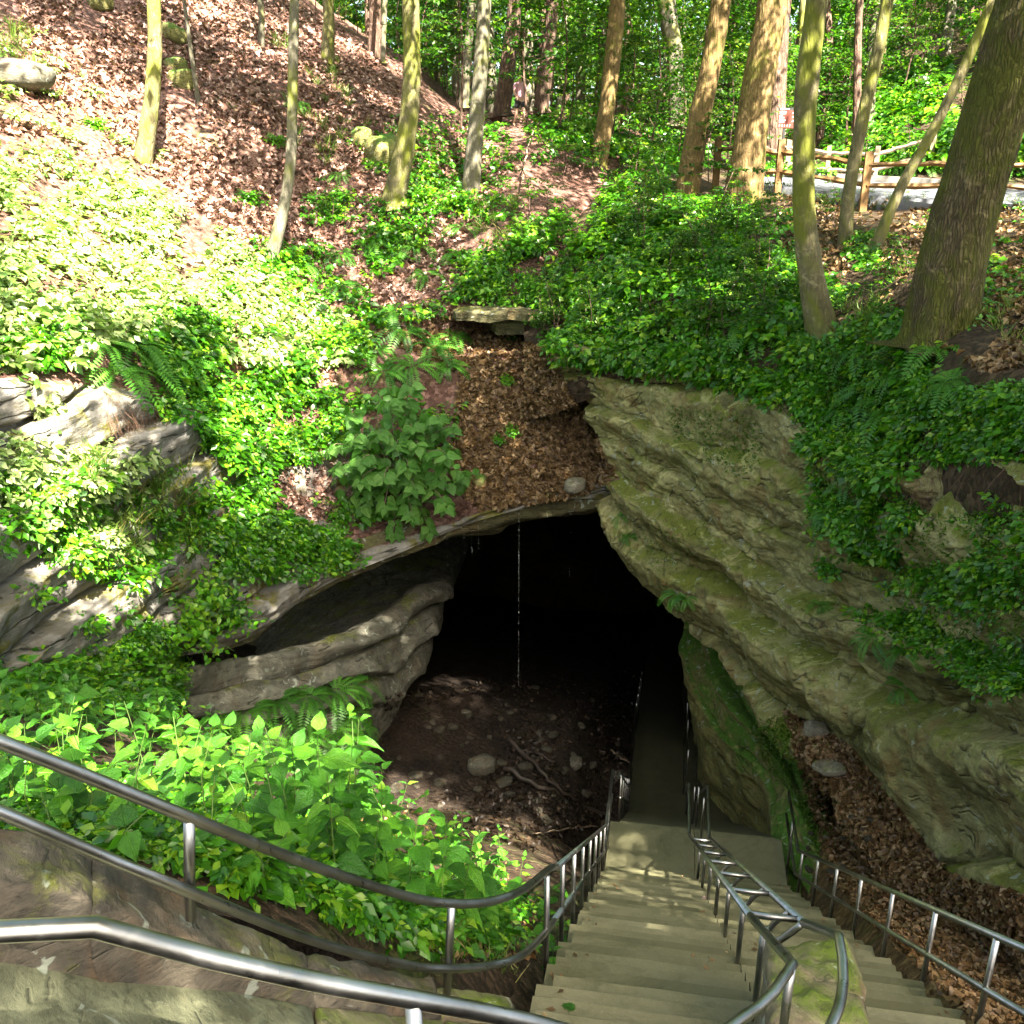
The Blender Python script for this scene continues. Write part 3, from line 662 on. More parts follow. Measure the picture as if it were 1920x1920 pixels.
# ------------------------------------------------------------------ handrails
PR = 0.024
def pipe(name, pts, parent, r=PR, seg=12, smooth_n=None):
    pts = np.array(pts, float)
    if smooth_n: pts = catmull(pts, smooth_n, 0)
    v, f = tube(pts, r, seg); return tri_or_quad(v, f, name, MAT['steel'], parent)
def corner(pts):
    """keeps a mitred bend: doubles points around the bend so that the tube stays round"""
    out = [np.array(pts[0])]
    for a, b, c in zip(pts[:-2], pts[1:-1], pts[2:]):
        a, b, c = map(np.array, (a, b, c))
        out += [b + (a - b) / np.linalg.norm(a - b) * 0.035, b, b + (c - b) / np.linalg.norm(c - b) * 0.035]
    out.append(np.array(pts[-1])); return out

# rail on the retaining wall that bends on to the left edge of the stairs
HL = 0.95
wall_rail = empty('handrail', PZ(355, 1715, 3.75)); tag(wall_rail, 'double steel handrail on the stone wall, curving down the open edge of the stairs', 'handrail')
topA = [PZ(-260, 1288, 2.9), PZ(-130, 1338, 2.95), PZ(0, 1390, 3.05), PZ(180, 1462, 3.3), PZ(355, 1533, 3.6), PZ(600, 1628, 4.3), PZ(770, 1682, 4.85), PZ(850, 1694, 5.1), PZ(920, 1690, 5.35), PZ(980, 1668, 5.7), SP3(0.15, -0.05, stair_z(0.15) + HL + 0.04), SP3(0.6, -0.05, stair_z(0.6) + HL)]
pipe('top_rail', catmull(np.array(topA), 90, 0), wall_rail)
lowA = [PZ(-260, 1412, 2.95), PZ(-130, 1466, 3.02), PZ(0, 1522, 3.12), PZ(180, 1600, 3.38), PZ(355, 1672, 3.68), PZ(600, 1768, 4.42), PZ(770, 1810, 4.98), PZ(845, 1816, 5.2), PZ(920, 1810, 5.5), PZ(980, 1790, 5.8), SP3(0.12, -0.05, stair_z(0.12) + 0.47), SP3(0.6, -0.05, stair_z(0.6) + 0.47)]
pipe('lower_rail', catmull(np.array(lowA), 90, 0), wall_rail, r=0.023)
def stair_rail(t, h, s_from, s_to, parent, lower=True, post_every=1.05, s_kink=S_LAND * RUN, side=0.0, first_post=None, land=True, upto=None):
    ss = [s_from, s_kink - 0.1]
    e = S2ST + 0.05 if land else s_kink
    pts = [SP3(s_from, t, stair_z(s_from) + h), SP3(s_kink - 0.05, t, stair_z(s_kink) + h + 0.03)]
    if land: pts.append(SP3(e, t, step_top(S_LAND) + h + 0.03))
    if upto: pts += [SP3(S3ST, t, PATH_Z + h + 0.1), SP3(upto, t, PATH_Z + h)]
    pts2 = []
    for a, b in zip(pts[:-1], pts[1:]): pts2 += [a + (b - a) * k for k in np.linspace(0, 1, 6)[:-1]]
    pts2.append(pts[-1])
    pipe('top_rail', corner(pts), parent)
    if lower:
        pipe('lower_rail', corner([p - np.array([0, 0, h * 0.5]) for p in pts]), parent, r=0.022)
    s = s_from + 0.1 if first_post is None else first_post
    end = upto or e
    while s < end:
        zt = stair_z(s)
        pipe('post', [SP3(s, t, zt - 0.3), SP3(s, t, zt + 0.2), SP3(s, t, zt + h + 0.0)], parent, r=0.021, seg=10)
        s += post_every
stair_rail(-0.05, HL, 0.5, 0, wall_rail, first_post=0.05, post_every=0.98)
for px, py0, py1, z0, z1 in ((355, 1533, 1722, 3.6, 3.78), (847, 1694, 1862, 5.1, 5.28)):
    pipe('post', [PZ(px, py0, z0), PZ(px - (0 if px < 500 else 5), (py0 + py1) / 2, (z0 + z1) / 2), PZ(px + (3 if px < 500 else -9), py1, z1)], wall_rail, r=0.022)
p0 = PZ(-200, 1312, 2.92); pipe('post', [p0, p0 + np.array([0, 0, -0.7])], wall_rail, r=0.022)

near_rail = empty('handrail', PZ(775, 2100, 2.6)); tag(near_rail, 'single thick steel handrail with a mitred kink in front of the lichen-spotted wall stones', 'handrail')
nr = [PZ(-420, 1775, 2.0), PZ(-200, 1757, 2.06), PZ(178, 1738, 2.18), PZ(400, 1798, 2.32), PZ(600, 1842, 2.45), PZ(775, 1874, 2.58), PZ(930, 1903, 2.75), PZ(1060, 1935, 2.9), PZ(1250, 1998, 3.2)]
pipe('top_rail', corner(nr[:3] + [nr[3]])[:-1] + list(catmull(np.array(nr[3:]), 24, 0)), near_rail, r=0.0255, seg=18)
for px, py, z in ((775, 1880, 2.58), (-150, 1757, 2.07)):
    p = PZ(px, py, z); pipe('post', [p, p - np.array([0, 0, 0.9])], near_rail, r=0.024)

# ladder-like double rail down the middle of the stairs
mid_rail = empty('handrail', SP3(0.5, WL, stair_z(0.5))); tag(mid_rail, 'double middle handrail with rungs and forked posts between the two stair lanes', 'handrail')
HM, HW = 0.92, 0.15
s0 = -0.55; se = S_LAND * RUN; e = S2ST - 0.1
for sgn in (-1, 1):
    t = WL + sgn * HW
    pipe('top_rail', corner([SP3(s0, t, stair_z(s0) + HM), SP3(se - 0.05, t, step_top(S_LAND) + HM + 0.05), SP3(e, t, step_top(S_LAND) + HM + 0.05), SP3(S3ST, t + 0.15, PATH_Z + HM), SP3(S3ST + 3.5, t + 0.15, PATH_Z + HM), SP3(S3ST + 8, t + 0.15, PATH_Z + HM - 1.6)]), mid_rail)
s = s0 + 0.1; k = 0
while s < se:
    z = stair_z(s)
    pipe('rung', [SP3(s, WL - HW, z + HM), SP3(s, WL + HW, z + HM)], mid_rail, r=0.02, seg=8)
    sp = s + 0.35
    zp = stair_z(sp)
    if zp > step_top(S_LAND) - 0.01 and sp < se:
        pipe('post', [SP3(sp, WL, zp - 0.3), SP3(sp, WL, zp + 0.3), SP3(sp, WL, zp + HM - 0.16)], mid_rail, r=0.021, seg=10)
        fk = [SP3(sp, WL - HW, zp + HM), SP3(sp, WL - HW * 0.45, zp + HM - 0.10), SP3(sp, WL - 0.03, zp + HM - 0.165), SP3(sp, WL + 0.03, zp + HM - 0.165), SP3(sp, WL + HW * 0.45, zp + HM - 0.10), SP3(sp, WL + HW, zp + HM)]
        pipe('fork', catmull(np.array(fk), 16, 0), mid_rail, r=0.02, seg=8)
    s += 1.15
for s in (S2ST - 0.3, S2ST + 1.4, S2ST + 2.8, S3ST + 0.5, S3ST + 1.9, S3ST + 3.3, S3ST + 4.7):
    z = stair_z(s); pipe('post', [SP3(s, WL + 0.1, z - 0.2), SP3(s, WL + 0.1, z + HM - 0.05)], mid_rail, r=0.02, seg=8)
# the two ends that bend down past the mossy pier
zt = stair_z(s0) + HM
aL, aR = SP3(s0, WL - HW, zt), SP3(s0, WL + HW, zt)
pipe('rail_end', list(corner([aL, PZ(1487, 1808, 4.55), PZ(1450, 1862, 4.3)])) + list(catmull(np.array([PZ(1420, 1890, 4.2), PZ(1380, 1918, 4.05), PZ(1330, 1960, 3.9), PZ(1250, 2030, 3.7)]), 10, 0)), mid_rail, r=0.025, seg=14)
pipe('rail_end', list(corner([aR, PZ(1573, 1756, 4.75), PZ(1580, 1800, 4.6)])) + list(catmull(np.array([PZ(1581, 1840, 4.5), PZ(1574, 1885, 4.35), PZ(1552, 1935, 4.2), PZ(1500, 2020, 4.0)]), 10, 0)), mid_rail, r=0.025, seg=14)
sp = s0 - 0.12; fz = stair_z(s0) + HM
fk = [SP3(s0, WL - HW, fz), SP3(s0, WL - 0.07, fz - 0.10), SP3(s0, WL - 0.02, fz - 0.15), SP3(s0, WL + 0.02, fz - 0.15), SP3(s0, WL + 0.07, fz - 0.10), SP3(s0, WL + HW, fz)]
pipe('fork', catmull(np.array(fk), 16, 0), mid_rail, r=0.022, seg=10)
pipe('post', [SP3(s0, WL, fz - 0.15), SP3(s0, WL, fz - 0.75)], mid_rail, r=0.024)
p = PZ(1483, 1815, 4.5); pipe('post', [p, p - np.array([0, 0, 0.7])], mid_rail, r=0.022)

right_rail = empty('handrail', SP3(0, 2.85, stair_z(0))); tag(right_rail, 'dull steel handrail with a mid rail along the leaf gully', 'handrail')
stair_rail(2.84, 0.88, -2.6, 0, right_rail, post_every=1.12, first_post=-1.0)

low_rail = empty('handrail', SP3(S2ST + 0.5, 0.1, stair_z(S2ST + 0.5))); tag(low_rail, 'shadowed steel handrail beside the lower path inside the cave mouth', 'handrail')
for dz in (0, 0.45):
    pipe('top_rail' if dz == 0 else 'lower_rail', corner([SP3(S2ST + 0.4, 0.08, stair_z(S2ST + .4) + HM - dz), SP3(S3ST, 0.08, PATH_Z + HM + 0.05 - dz), SP3(S3ST + 3.5, 0.08, PATH_Z + HM - dz), SP3(S3ST + 9, 0.08, PATH_Z + HM - dz - 1.98)]), low_rail)
s = S2ST + 0.45
while s < S3ST + 9:
    pipe('post', [SP3(s, 0.08, stair_z(s) - 0.3), SP3(s, 0.08, stair_z(s) + HM)], low_rail, r=0.02, seg=8); s += 1.25

# ------------------------------------------------------------------ stone blocks
def patch_block(quad, depth, seed, mat, name, parent, n=16, inset=0.012, rough=0.03, round_=0.05):
    """a stone whose top is the bilinear patch quad (4 world points), with rounded rim and rough sides"""
    q = [np.asarray(p, float) for p in quad]; c = sum(q) / 4
    q = [c + (p - c) * (1 - inset / max(0.05, np.linalg.norm(p - c)) * 1.4) for p in q]
    us = np.linspace(0, 1, n); v = []
    nrm = np.cross(q[1] - q[0], q[3] - q[0]); nrm /= np.linalg.norm(nrm)
    if nrm[2] < 0: nrm = -nrm
    grid = np.array([[q[0] * (1 - a) * (1 - b) + q[1] * a * (1 - b) + q[2] * a * b + q[3] * (1 - a) * b for a in us] for b in us])
    ed = np.minimum(np.minimum(us, 1 - us)[None], np.minimum(us, 1 - us)[:, None])
    L = 0.5 * (np.linalg.norm(q[1] - q[0]) + np.linalg.norm(q[3] - q[0]))
    drop = round_ * np.clip(1 - ed * L / (round_ * 1.5), 0, 1) ** 2
    grid = grid + nrm * (rough * fbm(grid * 2.2, 4, seed) + rough * 0.5 * fbm(grid * 9, 4, seed + 1) - drop)[..., None]
    ring = [(0, i) for i in range(n)] + [(i, n - 1) for i in range(1, n)] + [(n - 1, i) for i in range(n - 2, -1, -1)] + [(i, 0) for i in range(n - 2, 0, -1)]
    rp = np.array([grid[a] for a in ring]); layers = []
    for k, dz in enumerate(np.linspace(0.08, 1, 7)):
        l = rp - np.array([0, 0, 1]) * depth * dz; oo = rp - c; oo[:, 2] = 0; oo /= np.linalg.norm(oo, axis=1, keepdims=True) + 1e-6
        layers.append(l + oo * (rough * 1.3 * fbm(l * 3.0, 4, seed + 2) + rough * 0.3)[:, None])
    v = np.concatenate([grid.reshape(-1, 3)] + layers); f = [tuple(x) for x in gfaces(n, n)]
    prev = [a * n + b for a, b in ring]; base = n * n
    for k in range(7):
        cur = [base + k * len(ring) + j for j in range(len(ring))]
        for j in range(len(ring)):
            jn = (j + 1) % len(ring); f.append((prev[jn], prev[j], cur[j], cur[jn]))
        prev = cur
    return tri_or_quad(v, f, name, mat, parent)
stone_wall = empty('stone_wall', W(-1.2, 2.6, -3.6)); tag(stone_wall, 'sloping retaining wall of lichen-spotted sandstone blocks under the left handrails', 'wall')
N = [W(-3.2, 0.75, -1.5), W(-2.2, 1.42, -2.12), W(-1.15, 2.1, -2.72), W(-.62, 2.5, -3.3), W(-.1, 3.0, -3.75), W(.22, 3.45, -4.4)]
Mi = [W(-3.6, 1.25, -1.2), W(-2.5, 1.9, -1.88), W(-1.42, 2.55, -2.57), W(-.82, 3.05, -3.5), W(-.3, 3.55, -4.1), W(.08, 3.9, -4.5)]
F = [W(-4.0, 1.9, -1.0), W(-2.75, 2.45, -1.75), W(-1.62, 3.08, -2.58), W(-.98, 3.62, -3.64), W(-.42, 4.12, -4.32), W(.0, 4.4, -4.75)]
Mi = [a + 0.45 * (b - a) for a, b in zip(Mi, F)]
for k, (i, j) in enumerate(((0, 1), (1, 3), (3, 4), (4, 5))):
    patch_block([N[i], N[j], Mi[j], Mi[i]], 1.0, 500 + k, MAT['wallstone'] if i < 3 else MAT['pier'], 'wall_stone', stone_wall, n=44, rough=0.016, round_=0.02, inset=0.005)
for i in range(5):
    up = np.array([0, 0, 0.05 + 0.02 * (i % 2)])
    patch_block([Mi[i] + up, Mi[i + 1] + up, F[i + 1] + up, F[i] + up], 1.1, 520 + i, MAT['copestone'] if i < 4 else MAT['pier'], 'coping_stone', stone_wall, n=30, rough=0.06, round_=0.03, inset=0.004)
# pier at the head of the middle rail
pier = empty('stone_pier', W(1.75, 4.2, -5.0)); tag(pier, 'mossy stone pier at the upper end of the middle handrail', 'pier')
q = [PZ(1432, 1762, 5.55), PZ(1592, 1758, 5.6), PZ(1640, 1905, 4.75), PZ(1440, 1905, 4.75)]
patch_block([q[3], q[2], q[1], q[0]], 1.3, 541, MAT['pier'], 'pier_stone', pier, n=34, rough=0.09, round_=0.04)
dn = np.array([0, 0, -0.12])
patch_block([PZ(1470, 2060, 4.0) + dn, PZ(1720, 2060, 4.0) + dn, q[2] + dn + np.array([.03, -.02, 0]), q[3] + dn + np.array([0, -.02, 0])], 1.2, 545, MAT['pier'], 'pier_stone', pier, n=20, rough=0.05)
print('built stairs', round(time.time() - T0, 1))

# ------------------------------------------------------------------ ground behind the camera (carries the unseen trees added to shade the hollow)
xs, ys = np.meshgrid(np.linspace(-70, 70, 50), np.linspace(-90, -0.8, 50))
g = np.stack([xs, ys, Z0 - 1.7 + 0.4 * fbm(np.stack([xs, ys, xs * 0], -1) * 0.1, 3, 99)], -1); g[-1, :, 2] -= 4
sheet('upper_terrace', g, MAT['bank'])

# ------------------------------------------------------------------ foliage helpers
LEAF2 = (np.array([(0, 0, 0), (.30, .42, .07), (0, 1, -.06), (-.30, .42, .07)]), np.array([(0, 1, 2), (0, 2, 3)]))
LEAF6 = (np.array([(0, 0, 0), (.24, .22, .05), (0, .35, 0), (-.24, .22, .05), (.27, .52, .06), (-.27, .52, .06), (0, .68, -.03), (0, 1, -.14)]),
         np.array([(0, 1, 2), (0, 2, 3), (1, 4, 6), (1, 6, 2), (3, 2, 6), (3, 6, 5), (4, 7, 6), (5, 6, 7)]))
def long_leaf(w):
    return (np.array([(-w, 0, 0), (w, 0, 0), (w * .8, .5, .12), (-w * .8, .5, .12), (0, 1, 0)]), np.array([(0, 1, 2), (0, 2, 3), (3, 2, 4)]))
def unit(a): return a / (np.linalg.norm(a, axis=-1, keepdims=True) + 1e-9)
def frames(tip, nrm):
    t = unit(tip); n = unit(nrm - t * np.sum(nrm * t, -1, keepdims=True)); s = np.cross(t, n)
    return np.stack([s, t, n], -1)
def bake(tm, pos, Rm, size, rnd=None):
    tv, tf = tm; N, k = len(pos), len(tv)
    size = np.broadcast_to(np.asarray(size, float), (N,))
    v = pos[:, None] + np.einsum('nij,kj->nki', Rm, tv) * size[:, None, None]
    f = (tf[None] + (np.arange(N) * k)[:, None, None]).reshape(-1, 3)
    r = rng.random(N) if rnd is None else rnd
    return v.reshape(-1, 3), f, np.repeat(r, k)
def cat(parts):
    v, f, r, o = [], [], [], 0
    for a, b, c in parts:
        v.append(a); f.append(b + o); r.append(c); o += len(a)
    return np.concatenate(v), np.concatenate(f), np.concatenate(r)
def quads_to_tris(f):
    out = []
    for q in f:
        q = list(dict.fromkeys(q)); out += [(q[0], q[i], q[i + 1]) for i in range(1, len(q) - 1)]
    return np.array(out)
def rand_dir(n): return unit(rng.normal(size=(n, 3)))
UP = np.array([0, 0, 1.0])

def in_poly(x, y, poly):
    c = np.zeros(len(x), bool); n = len(poly)
    for i in range(n):
        x0, y0 = poly[i]; x1, y1 = poly[(i + 1) % n]
        cond = ((y0 > y) != (y1 > y)) & (x < (x1 - x0) * (y - y0) / (y1 - y0 + 1e-9) + x0); c ^= cond
    return c
def scatter(poly, n, clump=0.0, seed=0, gapscale=90.0):
    """n hits of view rays through a picture region, thinned in patches: the real surface points there"""
    def area(q): return 0.5 * abs(sum(q[i][0] * q[(i + 1) % len(q)][1] - q[(i + 1) % len(q)][0] * q[i][1] for i in range(len(q))))
    ext = [(2240 if x >= 1918 else -240 if x <= 2 else x, y) for x, y in poly]; n = int(n * min(2.0, area(ext) / area(poly))); poly = ext   # plants do not stop where the picture does
    pl = np.array(poly, float); lo, hi = pl.min(0), pl.max(0)
    X = rng.uniform(lo[0], hi[0], n * 6); Y = rng.uniform(lo[1], hi[1], n * 6)
    ok = in_poly(X, Y, poly)
    if clump > 0:
        nz = fbm(np.stack([X / gapscale, Y / gapscale, X * 0 + seed], -1), 3, 200 + seed); ok &= nz * 1.6 > rng.random(len(X)) * 0.5 - 0.75 + 1.15 * clump
    X, Y = X[ok][:n], Y[ok][:n]; ps, ns = [], []
    for x, y in zip(X, Y):
        h = hit(x, y)
        if h is not None: ps.append(h[0]); ns.append(h[1])
    return np.array(ps), np.array(ns)
def cover_leaves(p, n, per, radius, height, size, tm=LEAF2, up=0.75, droop=0.25):
    N = len(p); q = np.repeat(p, per, 0); nn = np.repeat(n, per, 0)
    upn = unit(nn * 0.5 + UP)
    a = rng.normal(size=(N * per, 3)); a -= upn * np.sum(a * upn, -1, keepdims=True); a = unit(a)
    r = radius * np.sqrt(rng.random(N * per)) * np.repeat(rng.uniform(0.6, 1.3, N), per)
    h = height * np.repeat(rng.uniform(0.5, 1.3, N), per) * (1 - 0.5 * (r / (radius * 1.3)) ** 2) * rng.uniform(0.45, 1.0, N * per)
    pos = q + a * r[:, None] + upn * h[:, None]
    tip = a + UP * rng.uniform(-droop - 0.25, droop * 0.4, (N * per, 1)) + 0.5 * rng.normal(size=(N * per, 3)) * 0.6
    nr_ = UP * up + nn * 0.3 + 0.55 * rng.normal(size=(N * per, 3)) + np.array([0, -0.15, 0])
    sz = size * rng.uniform(0.7, 1.25, N * per) * np.repeat(rng.choice([0.6, 0.85, 1.0, 1.25, 1.7], N), per)
    base = np.repeat(rng.random(N), per) * 0.6 + rng.random(N * per) * 0.4
    return bake(tm, pos, frames(tip, nr_), sz, base)
def stuff(name, parts, mat, label, catg, smooth=False):
    v, f, r = cat(parts) if isinstance(parts, list) else parts
    o = obj(name, v, f, mat, attrs={'rnd': r}, smooth=smooth); tag(o, label, catg, kind='stuff'); return o

# ------------------------------------------------------------------ leaf litter
def litter(poly, n, size, clump=0.0, seed=0, lift=0.02):
    p, nr_ = scatter(poly, n, clump, seed)
    N = len(p); t = rng.normal(size=(N, 3)); nn = unit(nr_ + 0.55 * rng.normal(size=(N, 3)))
    tm = (LEAF2[0] * np.array([1.15, 1, 2.6]) - np.array([0, .5, 0]), LEAF2[1])
    return bake(tm, p + nr_ * lift * rng.uniform(0.3, 2.0, (N, 1)), frames(t, nn), size * rng.uniform(0.6, 1.4, N))
stuff('fallen_leaves', [litter([(0, 0), (560, 0), (900, 230), (1000, 380), (860, 620), (640, 620), (480, 480), (250, 300), (0, 200)], 17000, 0.17, 0.25, 1),
                        litter([(480, 620), (640, 620), (620, 900), (640, 980), (480, 960)], 2500, 0.13, 0.3, 3)],
      MAT['dead'], 'reddish brown fallen leaves covering the hillside above the cave', 'leaves')
stuff('gully_leaves', [litter([(640, 600), (870, 590), (1030, 660), (1160, 900), (1050, 940), (900, 960), (840, 900), (860, 700)], 10000, 0.14, 0.0, 2), litter([(1470, 1330), (1600, 1400), (1780, 1640), (1920, 1780), (1920, 1920), (1880, 1920), (1600, 1700), (1530, 1560)], 9000, 0.115, 0.0, 4), litter([(1545, 1640), (1640, 1730), (1760, 1850), (1860, 1950), (1900, 1950), (1700, 1760), (1580, 1640)], 2600, 0.09, 0.0, 4),
                       litter([(1300, 380), (1500, 370), (1920, 390), (1920, 640), (1850, 700), (1600, 560), (1300, 480)], 5000, 0.12, 0.3, 5),
                       litter([(560, 1420), (720, 1480), (1000, 1650), (1000, 1800), (850, 1800), (540, 1660)], 900, 0.08, 0.0, 6)],
      MAT['deadb'], 'brown fallen leaves lying in the gully and on the banks', 'leaves')

MAT['wetleaf'] = leaf_mat('wet_fallen_leaf', [(0, (0.012, 0.008, 0.005)), (0.7, (0.03, 0.019, 0.011)), (1, (0.07, 0.045, 0.026))], 0.05, 1.0)  # fallen leaf copy, darkened to stand in for the cave's shade
stuff('wet_leaves', [litter([(720, 1300), (1200, 1250), (1200, 1500), (1000, 1600), (700, 1500)], 1700, 0.12, 0.4, 6)], MAT['wetleaf'], 'dark wet leaves and flakes on the cave floor', 'leaves')

# ------------------------------------------------------------------ ground cover
A = []
p, n = scatter([(0, 235), (220, 330), (440, 450), (640, 610), (650, 700), (480, 690), (300, 640), (120, 640), (0, 640)], 1050, 0.42, 11)
A.append(cover_leaves(p, n, 16, 0.30, 0.28, 0.13))
p, n = scatter([(0, 100), (60, 60), (330, 330), (200, 320), (0, 260)], 60, 0.3, 12); A.append(cover_leaves(p, n, 14, 0.25, 0.25, 0.12))
p, n = scatter([(0, 800), (280, 860), (330, 1000), (260, 1060), (60, 1050), (0, 1000)], 260, 0.3, 12); A.append(cover_leaves(p, n, 16, 0.22, 0.2, 0.11))
stuff('pale_ground_cover', A, MAT['sunny'], 'pale sunlit broad-leaved ground cover on the left slope', 'ground cover')
A = []
for poly, k, per, rad, hgt, sz, cl in [
  ([(0, 600), (300, 600), (640, 600), (700, 640), (680, 760), (610, 860), (480, 900), (330, 800), (130, 700), (0, 690)], 850, 18, 0.28, 0.3, 0.115, 0.42),
  ([(300, 780), (600, 800), (600, 920), (480, 950), (680, 1040), (560, 1090), (430, 1040), (330, 960)], 620, 16, 0.24, 0.2, 0.10, 0.48),
  ([(230, 930), (450, 1000), (650, 1010), (700, 1050), (560, 1095), (420, 1080), (330, 1060)], 420, 18, 0.2, 0.18, 0.085, 0.2),
  ([(610, 740), (860, 720), (870, 800), (660, 1000), (600, 960)], 260, 14, 0.22, 0.18, 0.11, 0.35),
  ([(560, 380), (850, 330), (860, 600), (700, 620), (600, 560)], 330, 16, 0.25, 0.25, 0.12, 0.55),
  ([(600, 200), (1000, 220), (1250, 280), (1250, 370), (900, 420), (700, 330)], 420, 14, 0.25, 0.22, 0.12, 0.5),
  ([(300, 330), (560, 480), (640, 640), (560, 600), (400, 460)], 160, 16, 0.25, 0.25, 0.12, 0.4),
  ([(850, 480), (1040, 400), (1250, 370), (1480, 400), (1500, 560), (1500, 720), (1300, 690), (1030, 655), (900, 560)], 1150, 20, 0.26, 0.3, 0.125, 0.34),
  ([(1480, 480), (1720, 620), (1760, 760), (1700, 880), (1660, 960), (1580, 880), (1480, 740)], 1000, 18, 0.2, 0.2, 0.09, 0.25),
  ([(1560, 440), (1700, 450), (1920, 640), (1920, 800), (1760, 760), (1700, 600)], 420, 16, 0.2, 0.2, 0.085, 0.5),
  ([(1700, 380), (1920, 390), (1920, 600), (1840, 560)], 160, 14, 0.2, 0.16, 0.085, 0.5),
  ([(1740, 740), (1920, 720), (1920, 880), (1780, 870), (1720, 880)], 420, 16, 0.16, 0.14, 0.07, 0.25),
  ([(1020, 630), (1300, 650), (1480, 720), (1500, 760), (1300, 715), (1050, 680)], 420, 18, 0.28, 0.2, 0.11, 0.0),
  ([(1500, 40), (1920, 20), (1920, 310), (1560, 318), (1480, 250)], 900, 18, 0.6, 0.5, 0.24, 0.2),
  ([(1000, 180), (1480, 230), (1480, 320), (1200, 330), (1000, 260)], 500, 16, 0.4, 0.35, 0.18, 0.2),
  ([(1380, 320), (1440, 330), (1700, 322), (1920, 345), (1920, 335), (1700, 312), (1400, 312)], 130, 14, 0.3, 0.2, 0.12, 0.0),
  ([(1690, 930), (1920, 930), (1920, 1130), (1640, 1130)], 200, 12, 0.14, 0.1, 0.06, 0.55),
  ([(1520, 860), (1640, 940), (1620, 1010), (1540, 1000)], 120, 14, 0.2, 0.16, 0.075, 0.2),
  ([(0, 1230), (140, 1240), (330, 1290), (330, 1340), (0, 1340)], 330, 16, 0.22, 0.2, 0.09, 0.1),
  ([(150, 1230), (310, 1180), (350, 1260), (320, 1310), (180, 1300)], 420, 20, 0.18, 0.22, 0.055, 0.0),
  ([(1760, 1230), (1920, 1230), (1920, 1310), (1840, 1300)], 300, 20, 0.14, 0.1, 0.045, 0.0),
  ([(1500, 820), (1700, 880), (1720, 960), (1680, 1060), (1560, 1000)], 300, 16, 0.18, 0.16, 0.085, 0.55),
  ([(1640, 1080), (1920, 1000), (1920, 1300), (1760, 1300), (1660, 1180)], 300, 16, 0.16, 0.13, 0.07, 0.6),
  ([(0, 880), (300, 900), (340, 1080), (250, 1120), (100, 1060), (0, 1030)], 200, 16, 0.2, 0.2, 0.1, 0.45),
  ([(60, 1120), (320, 1080), (340, 1200), (140, 1260), (0, 1240), (0, 1150)], 160, 16, 0.2, 0.2, 0.09, 0.5),
  ([(1600, 1150), (1920, 1130), (1920, 1230), (1700, 1230)], 160, 14, 0.14, 0.12, 0.06, 0.4),
  ([(0, 1400), (350, 1480), (700, 1560), (1010, 1700), (990, 1810), (860, 1800), (560, 1700), (330, 1625), (0, 1530)], 1300, 16, 0.13, 0.15, 0.055, 0.05),
]:
    p, n = scatter(poly, k, cl, int(sz * 1000) + k)
    if len(p): A.append(cover_leaves(p, n, per, rad, hgt, sz))
stuff('green_ground_cover', A, MAT['cover'], 'dense green herbs and seedlings carpeting the banks and rock ledges', 'ground cover')
# moss on the rock shelf and the cliff
A = []
for poly, k, h in [([(1400, 1350), (1480, 1340), (1530, 1420), (1560, 1500), (1570, 1600), (1540, 1620), (1500, 1520), (1440, 1440)], 5200, 0.05),
                   ([(1250, 760), (1420, 780), (1450, 860), (1380, 900), (1270, 850)], 1500, 0.05),
                   ([(1700, 960), (1920, 960), (1920, 1240), (1720, 1180)], 2600, 0.05),
                   ([(1200, 980), (1290, 1000), (1300, 1080), (1220, 1070)], 700, 0.04)]:
    p, n = scatter(poly, k, 0.15, 77, 50)
    N = len(p); A.append(bake(long_leaf(0.16), p, frames(unit(n + 0.9 * rng.normal(size=(N, 3))), rand_dir(N)), h * rng.uniform(0.6, 1.6, N)))
stuff('moss', A, MAT['moss'], 'bright green moss cushions on the limestone', 'moss')
# grass tufts
A = []
for poly, k, h in [([(150, 870), (350, 880), (380, 1050), (250, 1080)], 60, 0.45), ([(500, 60), (640, 120), (740, 330), (560, 300)], 50, 0.4), ([(0, 20), (60, 40), (70, 130), (0, 120)], 30, 0.5),
                   ([(1560, 560), (1660, 560), (1640, 680), (1540, 660)], 26, 0.35), ([(1840, 560), (1920, 580), (1920, 700), (1850, 680)], 26, 0.3), ([(880, 380), (980, 360), (1000, 480), (900, 500)], 26, 0.4), ([(1360, 340), (1920, 395), (1920, 420), (1400, 380)], 60, 0.22), ([(700, 1690), (900, 1770), (960, 1820), (800, 1800)], 30, 0.16)]:
    p, n = scatter(poly, k, 0, 5)
    q = np.repeat(p, 22, 0); N = len(q); d = unit(rng.normal(size=(N, 3)) * np.array([1, 1, 0.2]) + UP * 1.3)
    A.append(bake(long_leaf(0.025), q + rng.normal(size=(N, 3)) * 0.05, frames(d, rand_dir(N)), h * rng.uniform(0.5, 1.2, N)))
stuff('grass', A, MAT['grass'], 'long grass blades in tufts among the herbs', 'grass')
